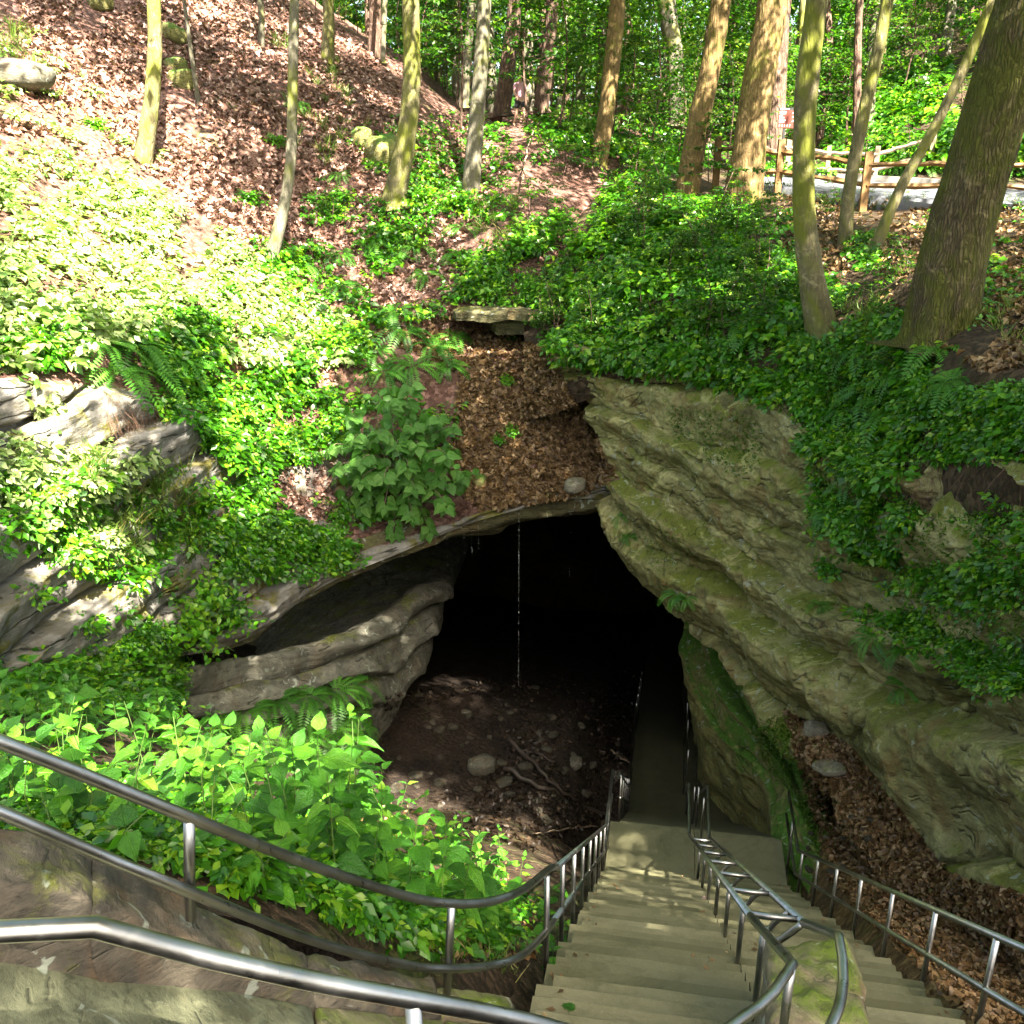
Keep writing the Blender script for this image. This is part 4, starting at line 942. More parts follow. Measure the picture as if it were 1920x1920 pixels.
# hanging rootlets under the turf edges
A = []
for poly, k, h in [([(180, 740), (300, 740), (320, 800), (200, 800)], 260, 0.7), ([(430, 700), (330, 760), (420, 770)], 60, 0.3), ([(1300, 670), (1480, 740), (1520, 790), (1300, 720)], 200, 0.45), ([(1690, 850), (1770, 840), (1750, 940), (1700, 930)], 220, 0.5), ([(1800, 850), (1920, 860), (1920, 900), (1820, 900)], 70, 0.5), ([(420, 960), (620, 880), (640, 930), (480, 1000)], 90, 0.35)]:
    p, n = scatter(poly, k, 0, 6); N = len(p)
    A.append(bake(long_leaf(0.005), p + n * 0.06, frames(unit(-UP + 0.25 * n + 0.25 * rng.normal(size=(N, 3))), rand_dir(N)), h * rng.uniform(0.4, 1.2, N)))
stuff('hanging_roots', A, MAT['root'], 'thin brown roots hanging from the turf edges', 'roots')
print('cover', round(time.time() - T0, 1))

# ------------------------------------------------------------------ trees
def trunk_mesh(pts, radii, seg, mat, amp=0.06, ridge=0.0, seed=0, n=46, flare=True):
    pts = catmull(np.array(pts), n, 0); rad = np.interp(np.linspace(0, 1, n), np.linspace(0, 1, len(radii)), radii)
    if flare:
        L = np.linalg.norm(pts[-1] - pts[0]); s = np.linspace(0, 1, n) * L; rad = rad * (1 + 0.55 * np.exp(-s / (rad[0] * 1.6)))
    v, f = tube(pts, rad, seg)
    c = np.repeat(pts, seg, 0); body = v[:n * seg]; o = unit(body - c)
    rr = np.repeat(rad, seg)
    d = amp * rr * fbm(body * 1.3, 4, seed) * 1.6
    if ridge: d += ridge * rr * (1 - 2 * np.abs(fbm(body * np.array([9, 9, 1.5]), 3, seed + 3)))
    if flare:
        th = np.arctan2(o[:, 1], o[:, 0]); hh = np.repeat(np.exp(-np.linspace(0, 1, n) * np.linalg.norm(pts[-1] - pts[0]) / (rad[0] * 1.4)), seg)
        d += 0.28 * rr * hh * np.cos(th * 5 + seed)
    v[:n * seg] = body + o * d[:, None]
    return v, f
def limb_list(top, base, h0, count, length, seed, rise=0.5):
    r = np.random.default_rng(seed); out = []
    for k in range(count):
        a = r.uniform(h0, 0.98); s = base + (top - base) * a
        th = r.uniform(0, 2 * np.pi); L = length * r.uniform(0.6, 1.1) * (1.15 - 0.6 * (a - h0) / (1 - h0 + 1e-6))
        d = np.array([math.cos(th), math.sin(th), rise * r.uniform(0.4, 1.4)])
        out.append([s, s + d * L * 0.5 + np.array([0, 0, 0.05 * L]), s + d * L + np.array([0, 0, -0.08 * L])])
    return out
def crown_leaves(limbs, per, spread, size, seed, tm=LEAF2, flat=0.45):
    parts = []
    r = np.random.default_rng(seed)
    for lb in limbs:
        lb = np.array(lb); t = r.uniform(0.3, 1.05, per); p = (1 - t)[:, None] ** 2 * lb[0] + 2 * (t * (1 - t))[:, None] * lb[1] + (t ** 2)[:, None] * lb[2]
        p = p + r.normal(size=(per, 3)) * spread * np.array([1, 1, flat])
        tip = r.normal(size=(per, 3)) * np.array([1, 1, 0.4]) - UP * 0.25; nn = UP + 0.5 * r.normal(size=(per, 3))
        parts.append(bake(tm, p, frames(tip, nn), size * r.uniform(0.6, 1.3, per), r.random(per) * 0.5 + r.random() * 0.5))
    return cat(parts)
def limbs_vf(limbs, r0):
    V, F, o = [], [], 0
    for lb in limbs:
        v, f = tube(catmull(np.array(lb), 7, 0), np.linspace(r0, r0 * 0.25, 7), 6, False)
        V.append(v); F += [tuple(i + o for i in q) for q in f]; o += len(v)
    return np.concatenate(V), F

BARK = {'moss': bark_mat('mossy_bark', (0.10, 0.09, 0.045), (0.19, 0.165, 0.09), 1, 0.51, 0.5, (14, 14, 3)),
        'tan': bark_mat('tan_bark', (0.11, 0.075, 0.03), (0.20, 0.135, 0.06), 1, 0.45, 0.6, (12, 12, 2.2)),
        'oak': bark_mat('ridged_bark', (0.085, 0.064, 0.033), (0.16, 0.125, 0.068), 1, 0.56, 1.0, (26, 26, 3.6), mosscol=(0.055, 0.06, 0.009)),
        'grey': bark_mat('grey_bark', (0.085, 0.08, 0.058), (0.17, 0.155, 0.115), 1, 0.46, 0.35, (16, 16, 4)),
        'brown': bark_mat('brown_bark', (0.085, 0.055, 0.04), (0.14, 0.09, 0.065), 1, 0.36, 0.8, (11, 11, 2))}
# prototype crowns (shared mesh data), built round the origin at 8 to 15 m
def crown_proto(seed, R_=4.2, nl=36, per=80):
    base, top = np.array([0, 0, 0.0]), np.array([0, 0, 7.0])
    lb = limb_list(top, base, 0.0, nl, R_, seed); v, f, r = crown_leaves(lb, per, 0.45, 0.24, seed + 1)
    lv, lf = limbs_vf(lb, 0.06)
    return mesh_np('crown', v, f, MAT['tree'], False, {'rnd': r}), (lv, lf)
CROWNS = []
for sd in (900, 910, 920):
    cm, (lv, lf) = crown_proto(sd)
    lm = bpy.data.meshes.new('limbs'); lm.from_pydata([tuple(x) for x in lv], [], [tuple(dict.fromkeys(q)) for q in lf]); lm.materials.append(BARK['brown'])
    CROWNS.append((cm, lm))
def tree(label, pix, d, widths, bark, ridge=0.0, seg=18, seed=0, total=15.0, leanstop=0.5, name='tree', sink=0.25, group=None, crown=True, dtop=0.0, cs=1.0):
    """pix: trunk axis in the picture from the base up; the trunk stands at distance d and leans dtop metres towards the camera at the top"""
    h = hit(*pix[0]); d0 = d if h is None or abs(h[0][1] - d) > 4 else h[0][1]
    b = P(*pix[0], d0); pts = [b + np.array([0, 0, -sink])]
    for i, (x, y) in enumerate(pix):
        pts.append(P(x, y, d0 - dtop * i / max(1, len(pix) - 1)))
    zc = d0 / (CP)
    rad = [w * 0.5 * d0 / FPX * 1.03 for w in widths]
    last, prev = pts[-1], pts[-2]; dr = unit(last - prev); need = b[2] + total - last[2]
    dr2 = unit(dr * leanstop + UP * (1 - leanstop)); t2 = last + dr2 * max(2.5, need) / max(0.5, dr2[2]); pts += [(last + t2) / 2 + 0.15 * rng.normal(size=3), t2]
    root = empty(name, b); tag(root, label, 'tree', group)
    v, f = trunk_mesh(pts, [rad[0]] + rad + [rad[-1] * 0.8, rad[-1] * 0.45], seg, bark, seed=seed, ridge=ridge)
    tri_or_quad(v, f, 'trunk', bark, root)
    if crown:
        cm, lm = CROWNS[seed % 3]
        for nm, me in (('crown', cm), ('limbs', lm)):
            o = link(nm, me, root); o.location = Vector(t2 - b - np.array([0, 0, 6.5])); o.rotation_euler = (0, 0, seed * 1.7); o.scale = (cs, cs, cs)
    return root
tree('slim pale trunk with a mossy yellow foot on the sunlit leaf slope', [(268, 300), (283, 200), (290, 100), (288, 0)], 24.8, [34, 26, 24, 22], BARK['moss'], seed=1)
tree('slender trunk bent at its foot beside sunny herbs', [(508, 485), (530, 400), (545, 300), (549, 150), (552, 0)], 25.5, [26, 20, 18, 17, 15], BARK['grey'], seed=2)
tree('leaning moss-green trunk above the fern bank', [(738, 375), (760, 270), (772, 150), (770, 0)], 28, [42, 34, 29, 28], BARK['moss'], seed=3)
tree('pale grey trunk with dark knots behind the fern bank', [(882, 362), (893, 230), (903, 100), (908, 0)], 29.5, [32, 26, 24, 23], BARK['grey'], seed=4)
tree('tan trunk leaning over the woodland slope behind the bushes', [(1124, 305), (1138, 200), (1152, 80), (1158, 0)], 30, [30, 27, 27, 25], BARK['tan'], seed=5)
tree('sunlit tan trunk leaning beside a thicker dark-footed trunk', [(1288, 360), (1310, 230), (1335, 110), (1352, 0)], 25.5, [44, 36, 33, 32], BARK['tan'], seed=6)
tree('thick tan trunk with a dark mossy foot by the sign', [(1392, 372), (1410, 240), (1430, 110), (1450, 0)], 24, [62, 52, 46, 44], BARK['tan'], seed=7, ridge=0.12, seg=28)
tree('curved lichen-spotted trunk rooted at the cliff edge', [(1540, 620), (1522, 520), (1508, 400), (1508, 240), (1517, 120), (1532, 0)], 16.5, [58, 46, 39, 37, 38, 35], BARK['moss'], seed=8, seg=24, cs=0.55)
tree('thin leaning mottled trunk beside a wooden fence post', [(1584, 458), (1592, 360), (1618, 220), (1664, 0)], 21, [26, 22, 21, 20], BARK['moss'], seed=9, cs=0.55)
tree('thin strongly tilted trunk crossing the fence', [(1640, 470), (1690, 350), (1762, 220), (1862, 0)], 20.5, [24, 18, 17, 17], BARK['moss'], seed=10, leanstop=0.8, cs=0.55)
tree('huge leaning tree with deeply ridged bark and a moss coat', [(1765, 615), (1795, 450), (1838, 300), (1910, 60), (1935, -20)], 12.6, [118, 106, 100, 96, 94], BARK['oak'], seed=11, ridge=0.10, seg=64, leanstop=0.7, cs=0.55)
tree('spindly bare sapling on the leaf slope near mossy stones', [(372, 195), (360, 110), (345, 0)], 30, [8, 7, 6], BARK['grey'], seed=12, total=9, crown=False)
tree('thin grey trunk at the crest of the leaf slope', [(490, 85), (490, 40), (488, 0)], 35, [12, 10, 10], BARK['grey'], seed=13)
tree('grey-green trunk on the crest with grass at its foot', [(614, 112), (616, 60), (615, 0)], 35, [24, 20, 18], BARK['moss'], seed=14)
for i, (lab, pix, d, w, bk) in enumerate([
  ('dark brown trunk with pale sun flecks at the crest of the slope', [(702, 105), (704, 50), (703, 0)], 38, [24, 21, 20], 'brown'),
  ('pale narrow trunk touching a brown trunk at the crest', [(718, 105), (720, 50), (722, 0)], 39, [9, 8, 8], 'grey'),
  ('tall grey double trunk behind the pale knotted tree', [(870, 190), (877, 90), (885, 0)], 40, [17, 15, 14], 'grey'),
  ('straight dark brown trunk beside the hiker', [(942, 205), (955, 100), (965, 0)], 37, [30, 26, 23], 'brown'),
  ('straight dark brown trunk behind the hiker', [(1015, 200), (1028, 100), (1036, 0)], 39, [26, 22, 19], 'brown'),
  ('silvery flaking trunk deep among green saplings', [(1268, 225), (1265, 100), (1250, 0)], 42, [26, 27, 30], 'grey'),
  ('dark broad trunk standing behind the brown sign', [(1452, 270), (1456, 160), (1466, 0)], 33, [34, 32, 30], 'brown'),
  ('thin dark trunk in front of the far rock bank', [(1606, 240), (1608, 120), (1612, 0)], 36, [14, 13, 12], 'brown')]):
    tree(lab, pix, d, w, BARK[bk], seed=20 + i, total=17)

# woodland beyond: individual trees from a few prototypes
def wood_proto(seed, H, r0, bark, low):
    rr_ = np.random.default_rng(seed)
    pts = [np.array([0, 0, -0.5]), np.array([0, 0, 0.0])] + [np.array([rr_.normal() * 0.15 * k, rr_.normal() * 0.15 * k, H * k / 4]) for k in range(1, 5)]
    v, f = trunk_mesh(pts, [r0, r0, r0 * 0.8, r0 * 0.6, r0 * 0.4, r0 * 0.2], 10, bark, seed=seed, n=24)
    tm = bpy.data.meshes.new('trunk'); tm.from_pydata([tuple(x) for x in v], [], [tuple(dict.fromkeys(q)) for q in f]); tm.materials.append(bark)
    tm.polygons.foreach_set('use_smooth', np.ones(len(tm.polygons), bool))
    lb = limb_list(np.array(pts[-1]), np.array([0, 0, 0.0]), low, 34, H * 0.2, seed, 0.35); cv, cf, cr = crown_leaves(lb, 60, 0.42, 0.26, seed + 5)
    return tm, mesh_np('crown', cv, cf, MAT['tree'], False, {'rnd': cr})
WP = [wood_proto(1000, 17, 0.20, BARK['brown'], 0.16), wood_proto(1001, 19, 0.26, BARK['grey'], 0.22), wood_proto(1002, 14, 0.13, BARK['grey'], 0.12), wood_proto(1003, 18, 0.17, BARK['moss'], 0.2), wood_proto(1004, 11, 0.09, BARK['brown'], 0.08)]
WL_ = ['brown-barked woodland tree beyond the crest with foliage from head height', 'stout grey woodland tree beyond the crest', 'slim grey woodland tree with low foliage beyond the crest', 'moss-barked woodland tree beyond the crest', 'young thin woodland tree in the thick of the understorey']
def ground_z(x, y):
    l, n = ground(x, y)
    return Z0 + 2 if l is None else l[2]
r2 = np.random.default_rng(55); cnt = 0
while cnt < 175:
    y = r2.uniform(40, 85); x = r2.uniform(-0.62, 0.66) * y
    if x < -2 - (y - 36) * 0.05 and y < 44: continue
    k = int(r2.integers(0, 5)); root = empty('woodland_tree', (x, y, ground_z(x, y) - 0.1)); root.rotation_euler = (0, 0, r2.uniform(0, 6.28)); s = r2.uniform(0.8, 1.15); root.scale = (s, s, s)
    tag(root, WL_[k], 'tree', 'woodland trees beyond the crest')
    link('trunk', WP[k][0], root); link('crown', WP[k][1], root); cnt += 1
for i in range(70):      # the wood goes on round the hollow
    if i < 44: x, y = r2.uniform(-42, 46), r2.uniform(-52, -17)
    elif i < 58: x, y = r2.uniform(18, 40), r2.uniform(-14, 30)
    else: x, y = r2.uniform(-38, -20), r2.uniform(-14, 18)
    k = int(r2.integers(0, 4)); root = empty('woodland_tree', (x, y, ground_z(x, y) - 0.1)); root.rotation_euler = (0, 0, r2.uniform(0, 6.28)); s = r2.uniform(1.0, 1.3); root.scale = (s, s, s)
    tag(root, WL_[k].replace('beyond the crest', 'in the wood around the hollow'), 'tree', 'woodland trees around the hollow'); link('trunk', WP[k][0], root); link('crown', WP[k][1], root)
# understorey saplings
def sap_proto(seed, H, nl, per, size):
    rr_ = np.random.default_rng(seed)
    pts = [np.array([0, 0, -0.2]), np.array([0, 0, 0.0]), np.array([rr_.normal() * .15, rr_.normal() * .15, H * .5]), np.array([rr_.normal() * .3, rr_.normal() * .3, H])]
    v, f = tube(catmull(np.array(pts), 12, 0), np.linspace(0.035, 0.01, 12) * (H / 4 + 0.3), 6)
    lb = limb_list(np.array(pts[-1]), np.array([0, 0, 0.0]), 0.25, nl, H * 0.32, seed, 0.18); cv, cf, cr = crown_leaves(lb, per, 0.16 * H / 3, size, seed + 3, LEAF2, 0.2)
    lv, lf = limbs_vf(lb, 0.010)
    V = np.concatenate([v, lv]); F_ = [tuple(q) for q in f] + [tuple(i + len(v) for i in q) for q in lf]
    tm = bpy.data.meshes.new('stem'); tm.from_pydata([tuple(x) for x in V], [], [tuple(dict.fromkeys(q)) for q in F_]); tm.materials.append(BARK['brown'])
    return tm, mesh_np('crown', cv, cf, MAT['tree'], False, {'rnd': cr})
SPR = [sap_proto(1100, 3.2, 16, 34, 0.15), sap_proto(1101, 4.6, 22, 38, 0.16), sap_proto(1102, 2.2, 12, 26, 0.13), sap_proto(1103, 6.0, 26, 42, 0.18)]
SL = ['knee-high to man-high leafy sapling in the shaded understorey', 'tall airy sapling with layered leaf sprays in the understorey', 'small bushy sapling near the woodland floor', 'slender understorey tree with wide leaf layers']
def sapling(x, y, k, s, lab=None, grp='understorey saplings', z=None):
    root = empty('sapling', (x, y, (ground_z(x, y) if z is None else z) - 0.05)); root.rotation_euler = (0, 0, r2.uniform(0, 6.28)); root.scale = (s, s, s)
    tag(root, lab or SL[k], 'sapling', grp); link('stem', SPR[k][0], root); link('crown', SPR[k][1], root)
for i in range(235):
    y = r2.uniform(33, 66); x = r2.uniform(-0.55, 0.66) * y
    if x < 0.25 * (y - 46) and y < 40: continue
    if 11 < x and y < 35: continue
    sapling(x, y, int(r2.integers(0, 4)), r2.uniform(0.7, 1.2))
r3a = np.random.default_rng(12)
for (px, py, k, s) in [(1190, 330, 0, .8), (1235, 350, 2, .9), (1330, 370, 0, .7), (1120, 340, 2, .8), (1480, 400, 2, .7), (1060, 330, 0, .7), (1410, 345, 0, .7), (1270, 300, 1, .7), (1180, 270, 1, .8), (1360, 320, 1, .8), (1560, 420, 2, .55), (1700, 330, 2, .9), (1500, 330, 0, .6), (990, 420, 2, .8), (620, 420, 2, .55), (1440, 450, 2, .7), (1350, 440, 2, .7), (1230, 430, 2, .8)] + [(r3a.uniform(1000, 1480), r3a.uniform(400, 660), 2 if r3a.random() < .7 else 0, r3a.uniform(.35, .65)) for _ in range(46)] + [(r3a.uniform(1490, 1700), r3a.uniform(520, 800), 2, r3a.uniform(.25, .45)) for _ in range(22)]:
    h = hit(px, py)
    if abs(px - 1475) < 55 and py < 430: continue
    if h is not None: sapling(h[0][0], h[0][1], k, s, ('low bushy' if k == 2 else 'taller airy') + ' sapling ' + ('beside the jutting shelf and pale knotted trunk' if px < 1100 else 'between the tan trunks' if px > 1260 and py < 400 else 'in the thicket above the arch' if px < 1300 else 'in the thicket below the tan trunks' if px < 1490 else 'at the cliff edge by the curved trunk'), 'saplings on the bank', h[0][2])
# far wood as one mass
N = 70000; y = rng.uniform(62, 105, N); x = rng.uniform(-0.7, 0.7, N) * y; z = Z0 + 2 + rng.random(N) ** 1.1 * 26 + 0.02 * y
keep = fbm(np.stack([x * 0.25, y * 0.1, z * 0.3], -1), 3, 88) > -0.18; pos = np.stack([x, y, z], -1)[keep]; N = len(pos)
stuff('distant_wood', bake(LEAF2, pos, frames(rng.normal(size=(N, 3)) - UP * .3, UP + 0.6 * rng.normal(size=(N, 3)) + np.array([0, -.5, 0])), 0.75 * rng.uniform(0.6, 1.4, N), fbm(pos * 0.3, 2, 66) * 0.5 + 0.5), MAT['tree'], 'far green wall of woodland foliage', 'wood')
print('trees', round(time.time() - T0, 1))

# ------------------------------------------------------------------ added canopy of unseen trees, its crowns cut to shape the sun patches
SUNNY = [ ([(1480, 440), (1720, 600), (1920, 640), (1920, 900), (1700, 900), (1560, 860), (1480, 720)], 0.72), ([(1540, 900), (1920, 900), (1920, 1320), (1700, 1320), (1560, 1120)], 0.42),
 # picture regions the sun reaches, with the share of light
 ([(0, 190), (60, 130), (180, 60), (260, 150), (300, 290), (420, 400), (520, 480), (620, 590), (640, 640), (520, 650), (400, 590), (260, 610), (140, 560), (0, 560)], 0.97),
 ([(0, 560), (110, 560), (170, 680), (170, 760), (90, 830), (230, 830), (290, 880), (240, 960), (120, 1000), (230, 1060), (300, 1110), (290, 1180), (180, 1210), (120, 1130), (0, 1000)], 0.97),
 ([(0, 60), (60, 20), (200, 30), (330, 120), (420, 330), (300, 300), (200, 120)], 0.72),
 ([(400, 60), (560, 100), (740, 230), (700, 280), (560, 240), (430, 130)], 0.6),
 ([(330, 0), (480, 0), (470, 60), (360, 40)], 0.5),
 ([(400, 480), (560, 480), (640, 600), (600, 660), (540, 720), (420, 700)], 0.5),
 ([(420, 700), (640, 680), (640, 900), (520, 900), (450, 1000), (380, 900)], 0.6),
 ([(880, 640), (960, 640), (960, 720), (900, 700)], 0.6),
 ([(1000, 480), (1450, 440), (1500, 700), (1350, 680), (1060, 640)], 0.72),
 ([(1250, 330), (1360, 380), (1500, 440), (1420, 480), (1280, 420)], 0.5),
 ([(1600, 380), (1920, 390), (1920, 560), (1720, 520)], 0.55),
 ([(1780, 560), (1920, 560), (1920, 840), (1790, 820)], 0.55),
 ([(1430, 320), (1920, 330), (1920, 400), (1430, 370)], 0.45),
 ([(1090, 1745), (1200, 1770), (1400, 1830), (1400, 1880), (1250, 1840), (1110, 1800)], 0.9),
 ([(820, 1560), (1010, 1540), (1020, 1680), (880, 1680)], 0.85),
 ([(0, 1400), (350, 1450), (600, 1560), (560, 1650), (300, 1560), (0, 1480)], 0.65),
 ([(420, 1400), (800, 1400), (860, 1600), (600, 1560)], 0.6),
 ([(700, 1130), (760, 1140), (740, 1190), (690, 1170)], 0.95),
 ([(220, 1640), (560, 1740), (520, 1800), (200, 1700)], 0.6),
 ([(1560, 700), (1700, 640), (1760, 740), (1640, 820)], 0.6),
 ([(450, 1190), (650, 1180), (700, 1330), (560, 1330), (420, 1300)], 0.15),
]
def lit_prob(X, Y):
    pr = np.full(len(X), 0.10)
    for poly, q in SUNNY:
        pr = np.where(in_poly(X, Y, poly), np.maximum(pr, q), pr)
        if q >= 0.9:      # keep the rim of a big gap open as well
            for dx, dy in ((38, 0), (-38, 0), (0, 38), (0, -38)): pr = np.where(in_poly(X + dx, Y + dy, poly), np.maximum(pr, 0.8), pr)
    return pr
CT = [(7, -9), (1, -16), (-6, -10), (12, -2), (15, 7), (-12, -4), (4, -24), (16, -12), (-14, -16), (20, 2)]   # trunks of the added shading trees
NCL = 6500
X = rng.uniform(-150, 2050, NCL * 3); Y = rng.uniform(-60, 1980, NCL * 3)
pr = lit_prob(X, Y); ok = rng.random(len(X)) > pr; X, Y = X[ok][:NCL], Y[ok][:NCL]
cl = []
HIGH = [poly for poly, q in SUNNY if q >= 0.6]
def near_gap(x, y, t):
    m_ = 0.55 * FPX / t; a = np.array([x, x + m_, x - m_, x, x, x + .7 * m_, x - .7 * m_, x + .7 * m_, x - .7 * m_]); b = np.array([y, y, y, y + m_, y - m_, y + .7 * m_, y - .7 * m_, y - .7 * m_, y + .7 * m_])
    return any(in_poly(a, b, poly).any() for poly in HIGH)
CX = rng.uniform(640, 1320, 1100); CY = rng.uniform(980, 1620, 1100)      # extra clusters that put the cave mouth in deep shade
ok = ~in_poly(CX, CY, SUNNY[19][0]); X = np.concatenate([X, CX[ok]]); Y = np.concatenate([Y, CY[ok]])
for x, y in zip(X, Y):
    h = hit(x, y)
    if h is None or h[2] > 45: continue
    if h[2] < 22 and rng.random() < .88 and near_gap(x, y, h[2]): continue
    ht = Z0 + rng.uniform(9, 15); q = h[0] + SUND * ((ht - h[0][2]) / SUND[2]); cl.append(q)
for x, y, d in [(rng.uniform(1690, 1940), rng.uniform(-40, 620), 12.4) for _ in range(170)] + [(rng.uniform(1020, 1920), rng.uniform(1560, 1940), rng.uniform(4, 11)) for _ in range(260)] + [(rng.uniform(1120, 1900), rng.uniform(700, 1500), rng.uniform(11, 18)) for _ in range(260)]:
    if rng.random() < .9 and near_gap(x, y, d): continue
    if 1690 < x and y < 620 and rng.random() < .25: continue
    q = P(x, y, d); cl.append(q + SUND * ((Z0 + rng.uniform(9, 15) - q[2]) / SUND[2]))
cl = np.array(cl); ct = np.array(CT, float)
own = np.argmin(((cl[:, None, :2] - ct[None]) ** 2).sum(-1), 1)
CLAB = ['broad-crowned tree whose foliage shades the hollow from behind the stairs']
for k, (tx, ty) in enumerate(CT):
    c = cl[own == k]
    if len(c) == 0: continue
    zb = ground_z(tx, ty); root = empty('shade_tree', (tx, ty, zb)); tag(root, CLAB[0], 'tree', 'trees that shade the hollow')
    b = np.array([tx, ty, zb])
    v, f = trunk_mesh([b - UP * .3, b, b + np.array([.2, .1, 5]), b + np.array([0, .4, 11]), b + np.array([.2, .2, 16])], [.34, .34, .3, .22, .12], 14, BARK['brown'], seed=60 + k)
    tri_or_quad(v, f, 'trunk', BARK['brown'], root)
    hub = b + np.array([0, .4, 11.0]); lb = []
    for q in c[rng.permutation(len(c))[:28]]: lb.append([hub + (rng.random() - .5) * 3 * UP, (hub + q) / 2 + UP * 0.8, q])
    lv, lf = limbs_vf(lb, 0.07); tri_or_quad(lv, lf, 'limbs', BARK['brown'], root)
    per = 24; N = len(c) * per; q = np.repeat(c, per, 0) + rng.normal(size=(N, 3)) * np.array([.42, .42, .3])
    vv, ff, rr_ = bake(LEAF2, q, frames(rng.normal(size=(N, 3)) - UP * .2, UP + SUND * 0.6 + 0.5 * rng.normal(size=(N, 3))), 0.25 * rng.uniform(.7, 1.3, N))
    obj('crown', vv, ff, MAT['tree'], root, smooth=False, attrs={'rnd': rr_})
print('canopy', round(time.time() - T0, 1))

# ------------------------------------------------------------------ broad-leaved forbs in the foreground: every leaf a part
def ovate(name, mat, w=0.36, n=7, fold=0.16, droop=0.28, wave=0.03, round_=False, seed=0):
    t = np.linspace(0, 1, n); prof = (np.sin(np.pi * np.clip(t, 0, 1) ** 0.62)) if not round_ else np.sqrt(np.clip(1 - (2 * t - 1) ** 2, 0, 1)) * 1.15
    prof = prof * (1 - 0.25 * t) if not round_ else prof
    v = []
    for i, a in enumerate(t):
        z = -droop * a * a
        for s in (-1, -0.5, 0, 0.5, 1):
            x = s * w * prof[i]; zz = z + fold * abs(s) * prof[i] * w * 2 - 0.10 * (abs(s) == 1) * prof[i] * w * 2 + wave * math.sin(a * 17 + s * 5 + seed) * abs(s)
            v.append((x, a + (0.02 * math.sin(a * 40) * abs(s)), zz))
    f = []
    for i in range(n - 1):
        for j in range(4): f.append((i * 5 + j, i * 5 + j + 1, (i + 1) * 5 + j + 1, (i + 1) * 5 + j))
    return mesh_np(name, np.array(v), np.array(f), mat, True)
def basis_euler(tip, nrm):
    m = frames(np.array([tip]), np.array([nrm]))[0]; return Matrix(m.tolist()).to_euler()
FLEAF = [ovate('leaf', MAT['forb'], 0.36, seed=1), ovate('leaf', MAT['forb'], 0.31, droop=0.4, seed=2), ovate('leaf', MAT['forb'], 0.4, droop=0.18, seed=3), ovate('leaf', MAT['forb'], 0.22, droop=0.5, wave=.05, seed=7), ovate('leaf', MAT['forb'], 0.33, droop=0.55, fold=.3, seed=8)]
FL = {0: 'broadleaf herb with paired pointed leaves behind the wall handrail', 1: 'bright broadleaf herb beside the bend of the handrail', 2: 'leafy herb spilling over the stair edge'}
STEMS = {}
def stem_mesh(H, k):
    key = (round(H, 1), k)
    if key not in STEMS:
        q = np.random.default_rng(k * 31 + int(H * 10)); pts = np.array([[0, 0, -.05], [0, 0, 0], [q.normal() * .04, q.normal() * .04, H * .5], [q.normal() * .07, q.normal() * .07, H]])
        v, f = tube(catmull(pts, 8, 0), np.linspace(.006, .0025, 8), 5, False)
        me = bpy.data.meshes.new('stem'); me.from_pydata([tuple(x) for x in v], [], [tuple(x) for x in f]); me.materials.append(MAT['stem']); STEMS[key] = (me, catmull(pts, 20, 0))
    return STEMS[key]
r3 = np.random.default_rng(91)
def forb(p, H, size, lk, npairs=None):
    H = round(H, 1); me, axis = stem_mesh(H, int(r3.integers(0, 4)))
    root = empty('broadleaf_herb', p); tag(root, ('tall ' if H >= .9 else 'low ' if H <= .5 else '') + FL[lk] + ('' if lk == 2 else ', large leaves' if size > .17 else ', medium leaves' if size > .15 else ', small leaves'), 'herb', 'broadleaf herbs behind the wall'); rz = r3.uniform(0, 6.28)
    link('stem', me, root)
    fm = FLEAF[int(r3.integers(0, 5))]; npairs = npairs or max(3, int(H / 0.13)); a0 = r3.uniform(0, 3.14)
    for i in range(npairs):
        h = 0.3 + 0.7 * (i + 1) / npairs; c = axis[min(19, int(h * 19))]; last = i == npairs - 1
        for s in (0, 1):
            a = a0 + i * (math.pi / 2) + s * math.pi + r3.normal() * 0.25; dirv = np.array([math.cos(a), math.sin(a), 0])
            L = size * r3.uniform(.75, 1.2) * (0.6 if last else 1.0 if h > .45 else 0.8)
            tip = dirv + UP * (0.75 if last else r3.uniform(-0.25, 0.25)); nr_ = UP + 0.25 * r3.normal(size=3) - dirv * (0.6 if last else 0.05) + np.array([0, -.12, 0])
            o = link('leaf', fm, root); o.location = Vector(c + dirv * 0.025 * (0.3 if last else 1)); o.rotation_euler = basis_euler(tip, nr_); o.scale = (L, L, L)
def forb_patch(poly, n, H, size, lk):
    p, _ = scatter(poly, n, 0, 3)
    for q in p: forb(q, r3.uniform(*H), r3.uniform(*size), lk)
forb_patch([(0, 1440), (200, 1480), (420, 1580), (620, 1640), (620, 1560), (350, 1450), (0, 1360)], 46, (0.5, 0.95), (0.13, 0.20), 0)
forb_patch([(0, 1500), (350, 1625), (560, 1720), (420, 1560), (200, 1500), (0, 1440)], 26, (0.3, 0.7), (0.13, 0.2), 0)
forb_patch([(560, 1650), (800, 1730), (960, 1770), (1000, 1700), (900, 1630), (640, 1560)], 42, (0.5, 1.0), (0.13, 0.20), 1)
forb_patch([(620, 1640), (760, 1690), (820, 1640), (700, 1570)], 10, (1.0, 1.35), (0.14, 0.19), 1)
forb_patch([(0, 1330), (300, 1370), (520, 1440), (500, 1500), (250, 1430), (0, 1390)], 20, (0.5, 0.9), (0.15, 0.22), 0)
for (x, y) in [(1030, 1760), (1055, 1800), (1068, 1760), (1040, 1715), (1060, 1690), (1050, 1830)]:
    h = hit(x - 10, y + 10)
    if h is not None: forb(h[0], r3.uniform(.25, .4), r3.uniform(.1, .14), 2, 3)

